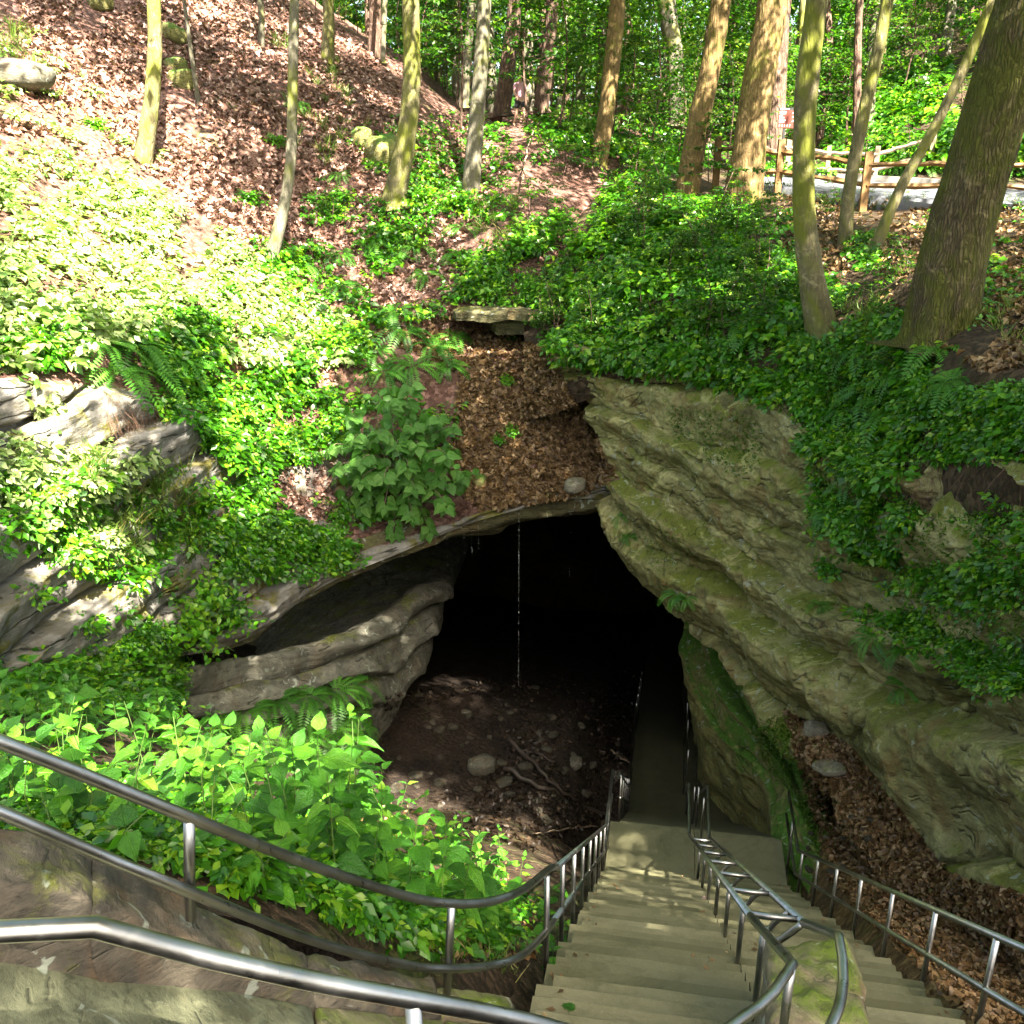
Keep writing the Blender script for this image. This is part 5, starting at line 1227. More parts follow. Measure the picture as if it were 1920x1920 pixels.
# ------------------------------------------------------------------ ferns: fronds are parts
def frond_mesh(k):
    q = np.random.default_rng(300 + k); n = 18; t = np.linspace(0, 1, n); A_ = 0.55 + 0.1 * k
    ax = np.stack([0.06 * k * np.sin(t * 2), t * (1 - 0.12 * t), A_ * t - (A_ + 0.28) * t * t], -1)
    V, F_ = [], []
    w = 0.006
    for i in range(n): V += [ax[i] + (-w * (1 - t[i]), 0, 0), ax[i] + (w * (1 - t[i]), 0, 0)]
    for i in range(n - 1): F_ += [(2 * i, 2 * i + 1, 2 * i + 3), (2 * i, 2 * i + 3, 2 * i + 2)]
    for i in range(2, n):
        L = 0.19 * math.sin(math.pi * min(1, (0.10 + 0.9 * (1 - t[i])) ** 0.8)) ** 0.8 * (0.9 + .2 * q.random()) + 0.015
        tg = unit(ax[i] - ax[i - 1])
        for s in (-1, 1):
            d = unit(np.array([s, 0, -0.12]) + tg * 0.35); b = len(V); hw = 0.029
            V += [ax[i], ax[i] + d * L * .4 + tg * hw, ax[i] + d * L, ax[i] + d * L * .4 - tg * hw]; F_ += [(b, b + 1, b + 2), (b, b + 2, b + 3)]
    return mesh_np('frond', np.array(V), np.array(F_), MAT['fern'], False)
FR = [frond_mesh(k) for k in range(3)]
def fern(p, n, size, label, nf=None):
    root = empty('fern', p); tag(root, label, 'fern', 'ferns on the banks')
    base_up = unit(UP + 0.5 * n); a0 = r3.uniform(0, 6.28); nf = nf or int(r3.integers(8, 12))
    for i in range(nf):
        a = a0 + i * 6.283 / nf + r3.normal() * .2; d = np.array([math.cos(a), math.sin(a), 0.0]); d = unit(d - base_up * np.dot(d, base_up) + 0.15 * base_up * r3.random())
        o = link('frond', FR[int(r3.integers(0, 3))], root); s = size * r3.uniform(.75, 1.15); o.scale = (s, s, s); o.rotation_euler = basis_euler(d, base_up + 0.15 * r3.normal(size=3))
FERN = [
 ('long-fronded fern overhanging the sunlit rock ledge', [(250, 650, 1.1), (180, 650, 1.0), (300, 625, 1.0), (335, 680, .9), (215, 705, 1.0), (270, 700, 1.0), (290, 580, .8)]),
 ('fern arching over the rock beside the round-leaved shrub', [(760, 625, .9), (815, 655, .9), (700, 660, .8), (850, 635, .8), (775, 690, .9), (720, 700, .7), (840, 690, .6)]),
 ('fern in the shaded leaf slope under the leaning trunks', [(640, 540, .8), (740, 590, .8), (700, 460, .8), (780, 470, .8), (720, 430, .7), (560, 500, .7), (640, 480, .6), (640, 330, .6), (800, 520, .7), (860, 480, .6), (920, 500, .6), (560, 200, .6), (870, 430, .7)]),
 ('fern among the herbs at the cliff top near the ridged tree', [(1640, 735, .8), (1700, 705, .75), (1760, 665, .7), (1590, 765, .7), (1680, 775, .7), (1560, 560, .8), (1490, 590, .9), (1530, 640, .8), (1400, 560, .8), (1430, 630, .8), (1620, 660, .7), (1790, 720, .6)]),
 ('small fern growing on the cliff face', [(1640, 1200, .45), (1700, 1290, .45), (1560, 960, .5), (1270, 1112, .45), (1290, 1120, .4), (1540, 1140, .35), (1170, 970, .35), (1600, 900, .5), (1640, 880, .5), (1700, 1230, .4), (1180, 1010, .3)]),
 ('dark fern in the hollow below the limestone beds', [(460, 1340, .8), (520, 1320, .8), (580, 1310, .8), (630, 1300, .8), (660, 1290, .7), (480, 1390, .8), (550, 1380, .8), (620, 1370, .8), (680, 1370, .6), (420, 1380, .7), (400, 1350, .7), (590, 1420, .7), (440, 1430, .8), (640, 1400, .7), (520, 1430, .8), (360, 1390, .7), (570, 1350, .7), (650, 1340, .7)]),
 ('fern on the slope above the handrail', [(30, 1270, .7), (100, 1300, .7), (60, 1340, .6), (200, 1340, .6), (300, 1370, .6), (340, 1430, .5), (860, 1740, .4), (720, 1680, .4)]),
 ('fern beyond the asphalt path', [(1680, 318, .9), (1730, 316, 1.0), (1710, 300, .9), (1650, 312, .8), (1640, 250, 1), (1900, 322, .9), (1780, 260, 1.0), (1560, 270, 1.0), (1850, 240, 1.0)])]
for lab, L in FERN:
    for (x, y, s) in L:
        h = hit(x, y)
        if h is not None: fern(h[0] + h[1] * 0.03, h[1], s, lab)

# ------------------------------------------------------------------ round-leaved shrub over the arch
h = hit(752, 905); base = h[0]; root = empty('round_leaved_shrub', base); tag(root, 'shrub with large rounded green leaves hanging over the left of the arch', 'shrub')
RLEAF = [ovate('leaf', MAT['round'], 0.42, n=8, fold=0.10, droop=0.22, seed=4), ovate('leaf', MAT['round'], 0.47, n=8, fold=0.08, droop=0.12, seed=5), ovate('leaf', MAT['round'], 0.38, n=8, fold=0.16, droop=0.34, seed=6)]
V, F_, off, k = [], [], 0, 0
for i in range(27):
    a = i * 2.399; e = math.sqrt((i + .6) / 27); px, py = 742 + 118 * e * math.cos(a) * r3.uniform(.85, 1.2), 868 + 128 * e * math.sin(a) * r3.uniform(.85, 1.15)
    tipp = P(px, py, base[1] - .2 - 0.95 * math.sqrt(max(0, 1 - e * e * .8)) + r3.normal() * .12)
    ax_ = catmull(np.array([base, (base + tipp) / 2 + np.array([0, -.25, .35]), tipp + np.array([0, 0, .06]), tipp + (tipp - base) * .12 - UP * .12]), 16, 0)
    v, f = tube(ax_, np.linspace(.016, .004, 16), 5, False); V.append(v); F_ += [tuple(j + off for j in q) for q in f]; off += len(v)
    td = unit(ax_[-1] - ax_[-4]); sd = unit(np.cross(td, UP))
    for j in range(5):
        c = ax_[15 - int(j * 1.9)]
        for sg in ((-1, 1) if j else (-1, 1, 0)):
            L = r3.uniform(.21, .36) * (0.8 if j == 0 else 1.0); tip = sd * sg * 1.0 + td * (.5 if sg else 1.2) - UP * r3.uniform(.05, .5) + .22 * r3.normal(size=3)
            o = link('leaf', RLEAF[int(r3.integers(0, 3))], root); o.scale = (L, L, L); o.location = Vector(c + unit(tip) * .04 - base)
            o.rotation_euler = basis_euler(tip, UP * .9 + np.array([0, -.45, 0]) + .3 * r3.normal(size=3)); k += 1
tri_or_quad(np.concatenate(V), F_, 'stems', MAT['twig'], root)
OV = (np.array([(0, 0, 0), (.30, .16, .04), (.40, .42, .05), (.24, .75, .0), (0, 1, -.15), (-.24, .75, .0), (-.40, .42, .05), (-.30, .16, .04), (0, .42, 0)]), np.array([(8, i, (i + 1) % 8) for i in range(8)]))
N = 330; e = np.sqrt(r3.random(N)); a = r3.uniform(0, 6.28, N); irr = 1 + .16 * np.sin(a * 3 + 1) + .1 * np.sin(a * 7)
qp = np.array([P(742 + 118 * ee * ii * math.cos(aa), 868 + 126 * ee * ii * math.sin(aa), base[1] - .05 - .8 * math.sqrt(max(0, 1 - ee * ee * .85)) + r3.normal() * .15) for ee, aa, ii in zip(e, a, irr)])
v, f, rr_ = bake(OV, qp, frames(r3.normal(size=(N, 3)) - UP * .5, UP * .9 + np.array([0, -.45, 0]) + .3 * r3.normal(size=(N, 3))), r3.uniform(.18, .33, N))
tag(obj('foliage', v, f, MAT['round'], root, attrs={'rnd': rr_}), kind='stuff')

# ------------------------------------------------------------------ small shrubs: stems + foliage
def shrub_proto(seed, nl, per, size, mat, tm=LEAF6):
    q = np.random.default_rng(seed); lb = []
    for i in range(nl):
        th = q.uniform(0, 6.28); el = q.uniform(.15, 1.3); d = np.array([math.cos(th) * math.cos(el), math.sin(th) * math.cos(el), math.sin(el)])
        lb.append([np.zeros(3), d * .35 + UP * .12, d * q.uniform(.6, 1.0)])
    v, f, r = crown_leaves(lb, per, .085, size, seed + 1, tm, .7); lv, lf = limbs_vf(lb, .012)
    lm = bpy.data.meshes.new('stems'); lm.from_pydata([tuple(x) for x in lv], [], [tuple(dict.fromkeys(q_)) for q_ in lf]); lm.materials.append(MAT['stem'])
    return lm, mesh_np('foliage', v, f, mat, False, {'rnd': r})
SHP = [shrub_proto(1300, 22, 15, .17, MAT['cover']), shrub_proto(1301, 28, 14, .14, MAT['cover']), shrub_proto(1302, 18, 15, .2, MAT['cover']), shrub_proto(1303, 16, 13, .24, MAT['sunny'])]
SHR = [
 ('pale sun-bleached shrub at the edge of the left slope', [(40, 600, 3, 1.0), (110, 680, 3, .9), (20, 700, 3, .9), (60, 780, 3, .7), (150, 590, 3, .7), (20, 920, 3, .6), (60, 1000, 3, .6)]),
 ('leafy green shrub on the stepped rocks left of the arch', [(380, 830, 0, .8), (450, 790, 1, .9), (560, 700, 2, .9), (600, 760, 0, .8), (430, 880, 2, .8), (520, 850, 1, .8), (350, 610, 0, .8), (420, 560, 1, .7), (620, 1010, 1, .6), (560, 1030, 0, .6), (470, 1000, 1, .7), (380, 960, 2, .7), (500, 640, 0, .8), (620, 650, 2, .7)]),
 ('feathery green shrub at the foot of the sunlit rock wall', [(385, 1130, 1, 1.0), (345, 1190, 1, 1.0), (420, 1180, 1, .9), (250, 1265, 1, .9), (190, 1285, 1, .8), (310, 1250, 1, .8), (110, 1280, 0, .7), (40, 1300, 0, .7)]),
 ('leafy bush in the thicket above the cliff', [(890, 540, 0, .9), (920, 510, 0, .9), (980, 480, 2, 1.0), (1060, 560, 0, 1.0), (1130, 600, 1, 1.0), (1200, 560, 2, 1.1), (1100, 480, 2, 1.1), (1250, 620, 0, 1.0), (1330, 600, 2, 1.0), (1400, 500, 0, 1.0), (1180, 640, 1, 1.0), (1080, 635, 0, .8), (1300, 520, 1, 1.0), (1440, 640, 2, .9), (1000, 560, 1, .9), (1150, 430, 0, 1.0), (1260, 430, 2, 1.0), (1340, 400, 0, .9), (1230, 500, 1, 1.0), (1050, 430, 2, .9), (1380, 440, 1, .9), (1360, 680, 1, .8), (1460, 560, 0, .8), (1160, 370, 0, .9), (1230, 360, 1, .9)]),
 ('leafy bush trailing over the cliff edge', [(1550, 700, 1, .7), (1600, 640, 0, .7), (1620, 760, 1, .65), (1660, 820, 0, .6), (1700, 650, 1, .6), (1560, 790, 1, .65), (1640, 880, 1, .5), (1720, 760, 0, .6), (1600, 840, 1, .6), (1500, 680, 2, .7)]),
 ('fresh green clump rooted in the cliff face', [(1590, 1010, 2, .6), (1650, 1030, 2, .6), (1560, 1080, 2, .5), (1700, 1000, 2, .55), (1690, 1180, 2, .45), (1740, 1175, 2, .42), (1640, 970, 0, .55), (1620, 1060, 2, .6), (1680, 1050, 2, .5), (1540, 1000, 1, .4), (1290, 640, 1, .9)]),
 ('low leafy plant on the leaf slope above the arch', [(950, 720, 2, .35), (960, 815, 2, .35), (935, 830, 2, .3), (640, 380, 2, .6), (625, 400, 2, .5), (470, 380, 0, .6), (520, 270, 0, .5), (180, 240, 0, .5), (800, 380, 0, .6), (870, 390, 2, .7), (960, 640, 0, .3)]),
 ('green bush growing on top of the jutting limestone shelf', [(880, 560, 1, .7), (930, 556, 0, .7), (985, 556, 1, .8), (1040, 560, 0, .8)])]
for lab, L in SHR:
    for (x, y, k, s) in L:
        h = hit(x, y)
        if h is None: continue
        o = empty('leafy_shrub', h[0] - h[1] * 0.03); tag(o, lab, 'shrub', 'small shrubs on the banks'); o.scale = (s, s, s * .8)
        o.rotation_euler = (Vector((0, 0, 1)).rotation_difference(Vector(unit(UP + h[1] * .8)))).to_euler(); 
        link('stems', SHP[k][0], o); link('foliage', SHP[k][1], o).rotation_euler = (0, 0, 0)
print('plants', round(time.time() - T0, 1))

# ------------------------------------------------------------------ stones, boulders, branches
def rock_mesh(seed, flat=0.7, mat=None, n=14, jag=0.35):
    u, v_ = np.meshgrid(np.linspace(0, 2 * np.pi, 2 * n, endpoint=False), np.linspace(0, np.pi, n))
    p = np.stack([np.cos(u) * np.sin(v_), np.sin(u) * np.sin(v_), np.cos(v_) * flat], -1)
    cell = np.sign(p) * np.abs(p) ** 0.75
    p = cell * (1 + jag * fbm(p * 1.3 + seed * 7.7, 3, seed))[..., None] + 0.05 * fbm(p * 5 + seed, 3, seed + 9)[..., None]
    nr, nc = p.shape[:2]; f = []
    for i in range(nr - 1):
        for j in range(nc): f.append((i * nc + j, (i + 1) * nc + j, (i + 1) * nc + (j + 1) % nc, i * nc + (j + 1) % nc))
    return mesh_np('stone', p.reshape(-1, 3), np.array(f), mat, True)
RK = [rock_mesh(k, 0.6, MAT['stone']) for k in range(4)]; RKM = [rock_mesh(20 + k, 0.75, MAT['fin']) for k in range(3)]; MAT['darkrock'] = rock_mat('wet_rock', (0.028, 0.026, 0.018), (0.055, 0.05, 0.035), mossamt=0.12, up=0.03, scale=2, bumpd=.015)  # last material: darker rock tone for the cave floor and gully stones
RKD = [rock_mesh(40 + k, 0.55, MAT['darkrock'], n=9) for k in range(4)]
MAT['greyrock'] = rock_mat('grey_cave_rock', (0.06, 0.055, 0.042), (0.10, 0.095, 0.07), mossamt=0.14, up=0.03, scale=2, bumpd=.015)
RKG = [rock_mesh(60 + k, 0.6, MAT['greyrock']) for k in range(2)]
def stone(px, py, w, me, label, group=None, name='stone', flat=1.0, sink=0.25, rz=None, dep=0.8):
    h = hit(px, py)
    if h is None: return
    zc = (h[0][1]) * CP + (Z0 - h[0][2]) * SP; r = w * 0.5 * zc / FPX
    o = link(name, me); o.location = Vector(h[0] + UP * r * (0.5 - sink) * flat); o.scale = (r, r * dep, r * flat); o.rotation_euler = (r3.normal() * .1, r3.normal() * .15, r3.uniform(0, 6.28) if rz is None else rz)
    tag(o, label, 'stone', group); return o
stone(730, 300, 84, RKM[0], 'large mossy boulder behind the leaning moss-green trunk', flat=1.1)
stone(680, 265, 50, RKM[1], 'mossy boulder with a sunlit top beside a larger boulder')
stone(330, 128, 48, RKM[1], 'flat mossy stone behind the sunlit slim trunk', flat=.8)
stone(345, 158, 52, RKM[2], 'dark mossy stone at the foot of the spindly sapling')
stone(188, 12, 46, RKM[0], 'dark mossy stone at the top of the leaf slope')
stone(325, 70, 44, RKM[2], 'shaded mossy outcrop on the leaf slope')
stone(30, 150, 120, RKG[1], 'large pale rock at the edge of the leaf slope', flat=.7)
stone(1080, 915, 46, RK[2], 'rounded tan stone at the lower end of the leaf slope', flat=1.0)
stone(900, 905, 30, RKM[1], 'small mossy stone on the leaf slope near the lip')
stone(1530, 1372, 50, RK[1], 'angular pale stone lying at the head of the leaf gully', flat=.8)
stone(1556, 1440, 58, RK[3], 'flat pale stone lying in the leaf gully', flat=.45)
stone(905, 1440, 56, RKG[0], 'rounded grey boulder on the cave floor', flat=.9)
stone(1076, 1436, 32, RKG[1], 'small rounded grey stone on the cave floor')
stone(1196, 1458, 24, RKG[1], 'pale flat stone beside the lower handrail', flat=.6)
stone(1160, 1455, 20, RKG[0], 'small pale stone near the foot of the stairs')
stone(1340, 190, 60, RK[0], 'grey layered rock beyond the fence', flat=.8); stone(1350, 230, 50, RK[3], 'low grey rock beneath a layered rock beyond the fence', flat=.6)
for i in range(70):
    x, y = r3.uniform(740, 1180), r3.uniform(1290, 1570)
    if y > 1560 - abs(x - 1100) * .1 and x < 900: continue
    stone(x, y, r3.uniform(9, 30) * (0.6 + (y - 1290) / 350), RKD[i % 4] if i % 3 else RKD[(i + 1) % 4], 'dark loose rock strewn over the cave floor', 'loose rocks on the cave floor', flat=r3.uniform(.5, .9))
for i in range(26):
    x, y = r3.uniform(1500, 1640), r3.uniform(1520, 1640); stone(x, y, r3.uniform(8, 20), RKD[i % 4], 'small dark rock in the gully behind the right handrail', 'small gully rocks')
# rock shelf jutting over the leaf slope
rl = empty('rock_overhang', P(950, 595, 23.4)); tag(rl, 'pale limestone shelf jutting out over a dark gap in the leaf slope', 'rock')
patch_block([P(858, 582, 23.3), P(1065, 584, 22.9), P(1080, 566, 25.3), P(840, 566, 25.3)], .2, 611, MAT['cave'], 'upper_bed', rl, n=22, rough=.07, round_=.05)
patch_block([P(930, 603, 23.7), P(1065, 602, 23.3), P(1080, 580, 25.3), P(900, 582, 25.3)], .3, 615, MAT['cave'], 'lower_bed', rl, n=20, rough=.07, round_=.05)
def branch(pix, w0, mat, label, lift=.06):
    pts = []
    for (x, y) in pix:
        h = hit(x, y)
        if h is not None: pts.append(h[0] + UP * lift)
    if len(pts) < 2: return
    zc = np.mean([p[1] for p in pts]) * 1.05; r = w0 * .5 * zc / FPX
    pts = catmull(np.array(pts), 14, 0); pts[1:-1] += r3.normal(size=(12, 3)) * r * .6
    v, f = tube(pts, np.linspace(r, r * .5, 14), 7); o = tri_or_quad(v - pts[0], f, 'fallen_branch', mat); o.location = Vector(pts[0]); tag(o, label, 'branch')
branch([(952, 1395), (1000, 1440), (1040, 1480), (1085, 1510)], 11, MAT['darktwig'], 'dark fallen branch slanting across the cave floor', .15)
branch([(945, 1450), (1020, 1485), (1100, 1520), (1150, 1535)], 12, MAT['darktwig'], 'dark fallen branch lying by the foot of the stairs', .12)
branch([(1145, 1412), (1170, 1430), (1212, 1445)], 5, MAT['twig'], 'pale stick near the lower handrail', .1)
branch([(980, 1415), (1010, 1420), (1040, 1435)], 7, MAT['darktwig'], 'short dark stick beyond the grey boulder', .1)
branch([(1120, 1555), (1060, 1560), (1000, 1570)], 4, MAT['twig'], 'thin pale stick below the stair landing', .08)
branch([(1550, 175), (1500, 240), (1420, 330)], 4, MAT['twig'], 'thin fallen limb among the saplings beyond the bank', .5)
branch([(980, 370), (990, 300), (1020, 230), (1030, 200)], 3, MAT['twig'], 'thin bare stick leaning on the woodland slope', .4)
branch([(0, 1125), (60, 1190), (130, 1262)], 5, MAT['darktwig'], 'thin dark stick lying against the sunlit rock wall', .05)
branch([(1640, 1270), (1690, 1320), (1740, 1390)], 2.5, MAT['twig'], 'thin vine hanging on the cliff face', .03)

# ------------------------------------------------------------------ split-rail fences
def post_vf(b, hgt, w, seed):
    v, f = boxvf(b + UP * (hgt / 2 - .2), w, w * .8, hgt + .4); q = np.random.default_rng(seed); v[4:, :2] += q.normal(size=(4, 2)) * .012; v[4:, 2] += q.normal(size=4) * .02; return v, f
def rail_vf(a, b, w, seed):
    pts = np.array([a + (b - a) * t for t in np.linspace(-.04, 1.04, 9)]); q = np.random.default_rng(seed); pts[1:-1] += q.normal(size=(7, 3)) * .014
    v, f = tube(pts, w * (1 + .15 * q.normal(size=9)), 6); return v, f
def fence(pix, d, label, heights, hp, w, mat, seed):
    bs = []
    for (x, y), dd in zip(pix, d):
        b = P(x, y, dd); l, n = ground(b[0], b[1], b[2] + 1.0); bs.append(b if l is None or abs(l[2] - b[2]) > .5 else l)
    root = empty('split_rail_fence', bs[1]); tag(root, label, 'fence')
    for i, b in enumerate(bs): v, f = post_vf(b, hp, w, seed + i); tri_or_quad(v, f, 'post', mat, root, smooth=False)
    for i in range(len(bs) - 1):
        for j, hh in enumerate(heights):
            v, f = rail_vf(bs[i] + UP * (hh + .012 * r3.normal()), bs[i + 1] + UP * (hh + .012 * r3.normal()), w * .42, seed + 50 + i * 3 + j); tri_or_quad(v, f, 'rail', mat, root, smooth=False)
MAT['oldwood'] = plain_mat('weathered_rail_wood', (0.11, 0.085, 0.055), .8, var=.4, scale=6, bumpd=.01)
fence([(1342, 340), (1458, 348), (1620, 366), (1810, 378), (2030, 392), (2300, 405)], [28.0, 27.4, 25.6, 24.6, 23.7, 23.0], 'golden split-rail fence along the near edge of the asphalt path', (.62, 1.12), 1.42, .17, MAT['wood'], 700)
fence([(1380, 322), (1475, 326), (1550, 326), (1640, 326), (1740, 330)], [33.5, 33.6, 33.8, 34.5, 35.5], 'grey weathered split-rail fence beyond the asphalt path', (.5, 1.0), 1.25, .15, MAT['oldwood'], 760)

# ------------------------------------------------------------------ trail sign
sgn = empty('trail_sign', P(1474, 330, 29.6)); tag(sgn, 'brown trail sign with white lines of lettering and arrows behind the fence', 'sign')
MAT['signbrown'] = plain_mat('sign_brown', (0.11, 0.018, 0.01), .5, var=.06); MAT['signwhite'] = plain_mat('sign_white', (.42, .38, .36), .5, var=.05); MAT['black'] = plain_mat('black_metal', (.012, .012, .012), .5)
sc_ = P(1474, 222, 29.6); pw = (P(1475, 222, 29.6) - P(1474, 222, 29.6))[0]
def sbox(nm, x0, y0, x1, y1, off, th, mat, parent):
    c = sc_ + np.array([((x0 + x1) / 2) * pw, -off, -((y0 + y1) / 2) * pw]); v, f = boxvf(c, (x1 - x0) * pw, th, (y1 - y0) * pw)
    v = v - np.array(sgn.location); me = bpy.data.meshes.new(nm); me.from_pydata([tuple(p) for p in v], [], f); me.materials.append(mat); return link(nm, me, parent)
sbox('post', -4, 17, 0, 124, 0, .05, MAT['black'], sgn)
panel = sbox('panel', -15.5, -14, 15.5, 17, .02, .03, MAT['signbrown'], sgn); sbox('header', -15.5, -18.5, 15.5, -14.1, .02, .03, MAT['black'], sgn)
sbox('header_lettering', -13, -17.6, 4, -15.2, .037, .004, MAT['signwhite'], sgn)
rr4 = np.random.default_rng(4)
for (y, x1) in ((-11.5, -1), (-8.2, -2), (-4.2, -8), (-1.2, -4), (3.4, -1), (6.3, -4)):
    x = -13.5
    while x < x1:
        wd = rr4.uniform(1.0, 1.9); sbox('lettering', x, y - .9, min(x + wd, x1 + .5), y + .9, .037, .004, MAT['signwhite'], panel); x += wd + .35
for y in (-10, -3, 4):
    for k in range(3): sbox('arrow', 12.2 - k * .9, y - 1.6 + k * 1.1, 12.6 + k * .9, y - .4 + k * 1.1, .037, .004, MAT['signwhite'], panel)
for i, x in enumerate((-12, -7, -2.5, 2.5, 7)):
    sbox('pictogram', x - .5, 10.2, x + .5, 14.5, .037, .004, MAT['signwhite'], panel); sbox('pictogram', x - 1.1, 11.4 + (i % 2), x + 1.1, 12.2 + (i % 2), .0375, .004, MAT['signwhite'], panel)

# ------------------------------------------------------------------ hiker among the far trunks
def person():
    gpt = P(975, 214, 36.0); foot = gpt - UP * .45; yaw = R(25)
    root = empty('person', foot); root.rotation_euler = (0, 0, yaw); tag(root, 'hiker in a pink top and dark shorts walking between two brown trunks', 'person')
    skin = plain_mat('skin', (.5, .3, .22), .6, var=.08); pink = plain_mat('pink_shirt', (.62, .33, .42), .8, var=.12, scale=8); dark = plain_mat('dark_shorts', (.025, .025, .03), .8); hair = plain_mat('brown_hair', (.11, .06, .035), .6)
    def skinmesh(nm, verts, edges, rad, mat, rootv, sub=2):
        me = bpy.data.meshes.new(nm); me.from_pydata(verts, edges, []); o = link(nm, me, root); me.materials.append(mat)
        sk = o.modifiers.new('skin', 'SKIN'); sk.use_smooth_shade = True
        for i, d in enumerate(me.skin_vertices[0].data): d.radius = rad[i]; d.use_root = i == rootv
        su = o.modifiers.new('sub', 'SUBSURF'); su.levels = sub; su.render_levels = sub; return o
    # one body: pelvis, spine, neck, head, arms with hands, legs mid-stride
    V = [(0, 0, .92), (0, 0, 1.12), (0, .01, 1.32), (0, 0, 1.44), (0, -.01, 1.52), (0, -.02, 1.62), (0, -.02, 1.70),
         (.17, 0, 1.40), (.23, .04, 1.12), (.24, -.08, .90), (.24, -.13, .82), (-.17, 0, 1.40), (-.24, -.06, 1.13), (-.22, -.20, .94), (-.21, -.25, .87),
         (.09, 0, .86), (.10, -.14, .48), (.10, -.06, .08), (.10, -.20, .04), (-.09, 0, .86), (-.10, .08, .48), (-.10, .30, .14), (-.10, .22, .04)]
    E = [(0, 1), (1, 2), (2, 3), (3, 4), (4, 5), (5, 6), (3, 7), (7, 8), (8, 9), (9, 10), (3, 11), (11, 12), (12, 13), (13, 14), (0, 15), (15, 16), (16, 17), (17, 18), (0, 19), (19, 20), (20, 21), (21, 22)]
    Rr = [(.14, .10), (.12, .09), (.14, .10), (.07, .06), (.05, .05), (.085, .10), (.06, .07), (.06, .06), (.042, .042), (.033, .033), (.04, .025), (.06, .06), (.042, .042), (.033, .033), (.04, .025), (.085, .085), (.058, .06), (.036, .04), (.035, .03), (.085, .085), (.058, .06), (.036, .04), (.035, .03)]
    skinmesh('body', V, E, Rr, skin, 0)
    skinmesh('shirt', [(0, 0, .96), (0, 0, 1.14), (0, .01, 1.33), (0, 0, 1.43), (.18, 0, 1.39), (.225, .03, 1.2), (-.18, 0, 1.39), (-.225, -.04, 1.2)], [(0, 1), (1, 2), (2, 3), (3, 4), (4, 5), (3, 6), (6, 7)], [(.17, .13), (.15, .115), (.165, .125), (.09, .08), (.08, .08), (.062, .062), (.08, .08), (.062, .062)], pink, 1)
    skinmesh('shorts', [(0, 0, .95), (.095, 0, .84), (.10, -.09, .62), (-.095, 0, .84), (-.10, .05, .62)], [(0, 1), (1, 2), (0, 3), (3, 4)], [(.16, .125), (.105, .11), (.095, .1), (.105, .11), (.095, .1)], dark, 0)
    skinmesh('hair', [(0, .03, 1.74), (0, .06, 1.66), (0, .08, 1.54)], [(0, 1), (1, 2)], [(.085, .085), (.095, .07), (.06, .035)], hair, 0)
    nose = bpy.data.meshes.new('face'); bx_ = []; F_ = []
    for (x, z, w_, h_) in ((-.035, 1.635, .022, .01), (.035, 1.635, .022, .01), (0, 1.565, .045, .01)):
        b = len(bx_); bx_ += [(x - w_ / 2, -.118, z), (x + w_ / 2, -.118, z), (x + w_ / 2, -.118, z + h_), (x - w_ / 2, -.118, z + h_)]; F_.append((b, b + 1, b + 2, b + 3))
    b = len(bx_); bx_ += [(-.015, -.112, 1.60), (.015, -.112, 1.60), (0, -.145, 1.605), (0, -.112, 1.64)]; F_ += [(b, b + 1, b + 2), (b, b + 2, b + 3), (b + 1, b + 3, b + 2)]
    nose.from_pydata(bx_, [], F_); nose.materials.append(hair); link('face', nose, root)
person()

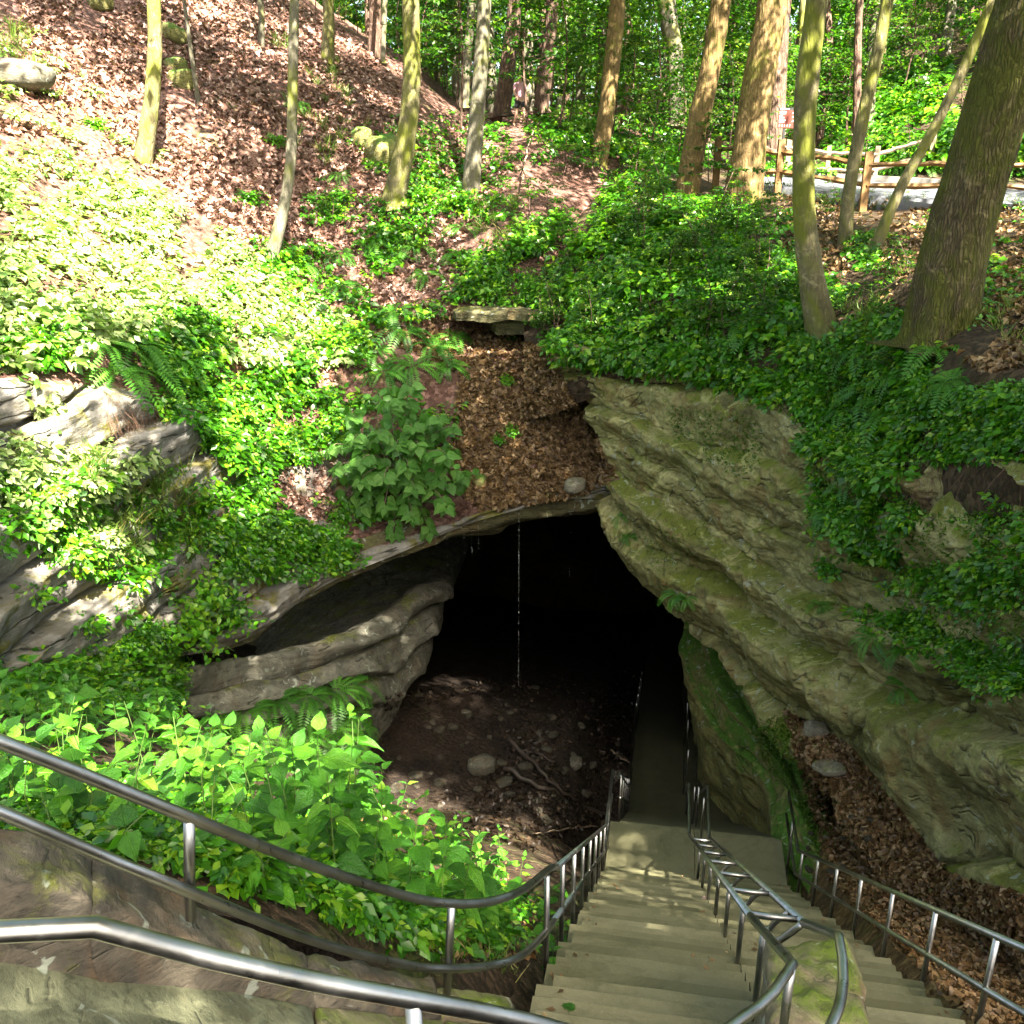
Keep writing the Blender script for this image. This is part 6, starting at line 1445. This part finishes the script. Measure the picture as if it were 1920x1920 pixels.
# ------------------------------------------------------------------ water dripping from the lip
m = M('water'); MAT['water'] = m.done(m.n('ShaderNodeBsdfPrincipled', {'Base Color': (.9, .95, 1, 1), 'Roughness': .05, 'IOR': 1.33, 'Transmission Weight': .6, 'Specular IOR Level': .8}).outputs[0])
def drip(px, y0, y1, d, n, label, r=.004):
    a, b = P(px, y0, d), P(px, y0, d); zb = P(px, y1, d)[2]; V, F_, o = [], [], 0
    for i in range(n):
        z = a[2] + (zb - a[2]) * ((i + r3.random() * .8) / n); L = r * r3.uniform(2, 7); rr_ = r * r3.uniform(.6, 1.2)
        pts = np.array([[a[0] + r3.normal() * .004, a[1], z + L], [a[0], a[1], z + L * .3], [a[0], a[1], z - L * .4], [a[0], a[1], z - L * .7]]); v, f = tube(pts, [rr_ * .15, rr_ * .7, rr_, rr_ * .2], 6)
        V.append(v); F_ += [tuple(j + o for j in q) for q in f]; o += len(v)
    ob = tri_or_quad(np.concatenate(V) - a, F_, 'water_drip', MAT['water']); ob.location = Vector(a); tag(ob, label, 'water', kind='stuff')
drip(973, 962, 1290, 20.35, 46, 'long string of water drops falling from the middle of the arch', .006)
drip(870, 992, 1040, 20.0, 9, 'short string of drops at the mossy part of the lip'); drip(884, 990, 1045, 20.0, 10, 'close pair of dripping threads near the mossy lip'); drip(838, 1005, 1065, 19.8, 7, 'sparse drops falling left of the mossy lip'); drip(1071, 950, 1100, 20.5, 14, 'faint thread of drops right of the long string')
drip(897, 985, 1030, 20.1, 7, 'tiny drops beside the dripping pair')

# fallen leaves on the steps
for i, (x, y, s, lab) in enumerate([(1078, 1898, .10, 'pale green leaf lying on a wide upper step'), (1325, 1684, .09, 'orange leaf lying at the foot of a middle rail post')]):
    d = Vector(PZ(x, y, 1)) - CAM; d.normalize()
    # meets the stair plane
    for t in np.linspace(3, 16, 900):
        q = CAM + d * t; s_ = (q.x - SO[0]) * AX[0] + (q.y - SO[1]) * AX[1]; i_ = math.floor(s_ / RUN)
        if q.z <= Z0 + (step_top(i_) if i_ < S_LAND else step_top(S_LAND)): break
    o = link('fallen_leaf', FLEAF[0] if i == 0 else ovate('fallen_leaf', MAT['dead'], .4)); o.location = q + Vector((0, 0, .02)); o.scale = (s, s, s); o.rotation_euler = (0.1, .1, 1 + i); tag(o, lab, 'leaf')
# grit and leaf scraps on the treads
qp = []
for i in range(260):
    k_ = int(r3.integers(-7, S_LAND)); qp.append(SP3((k_ + r3.uniform(.05, .9)) * RUN, r3.choice([r3.uniform(0, .25), r3.uniform(1.1, 1.6), r3.uniform(2.5, 2.75), r3.uniform(0, 2.75)]), step_top(k_) + .012))
qp = np.array(qp); N = len(qp)
stuff('step_debris', bake(LEAF2, qp, frames(r3.normal(size=(N, 3)) * np.array([1, 1, .1]), UP + .2 * r3.normal(size=(N, 3))), r3.uniform(.02, .07, N)), MAT['deadb'], 'small leaf scraps scattered over the concrete treads', 'leaves')
print('done', round(time.time() - T0, 1), 'objects', len(bpy.data.objects))
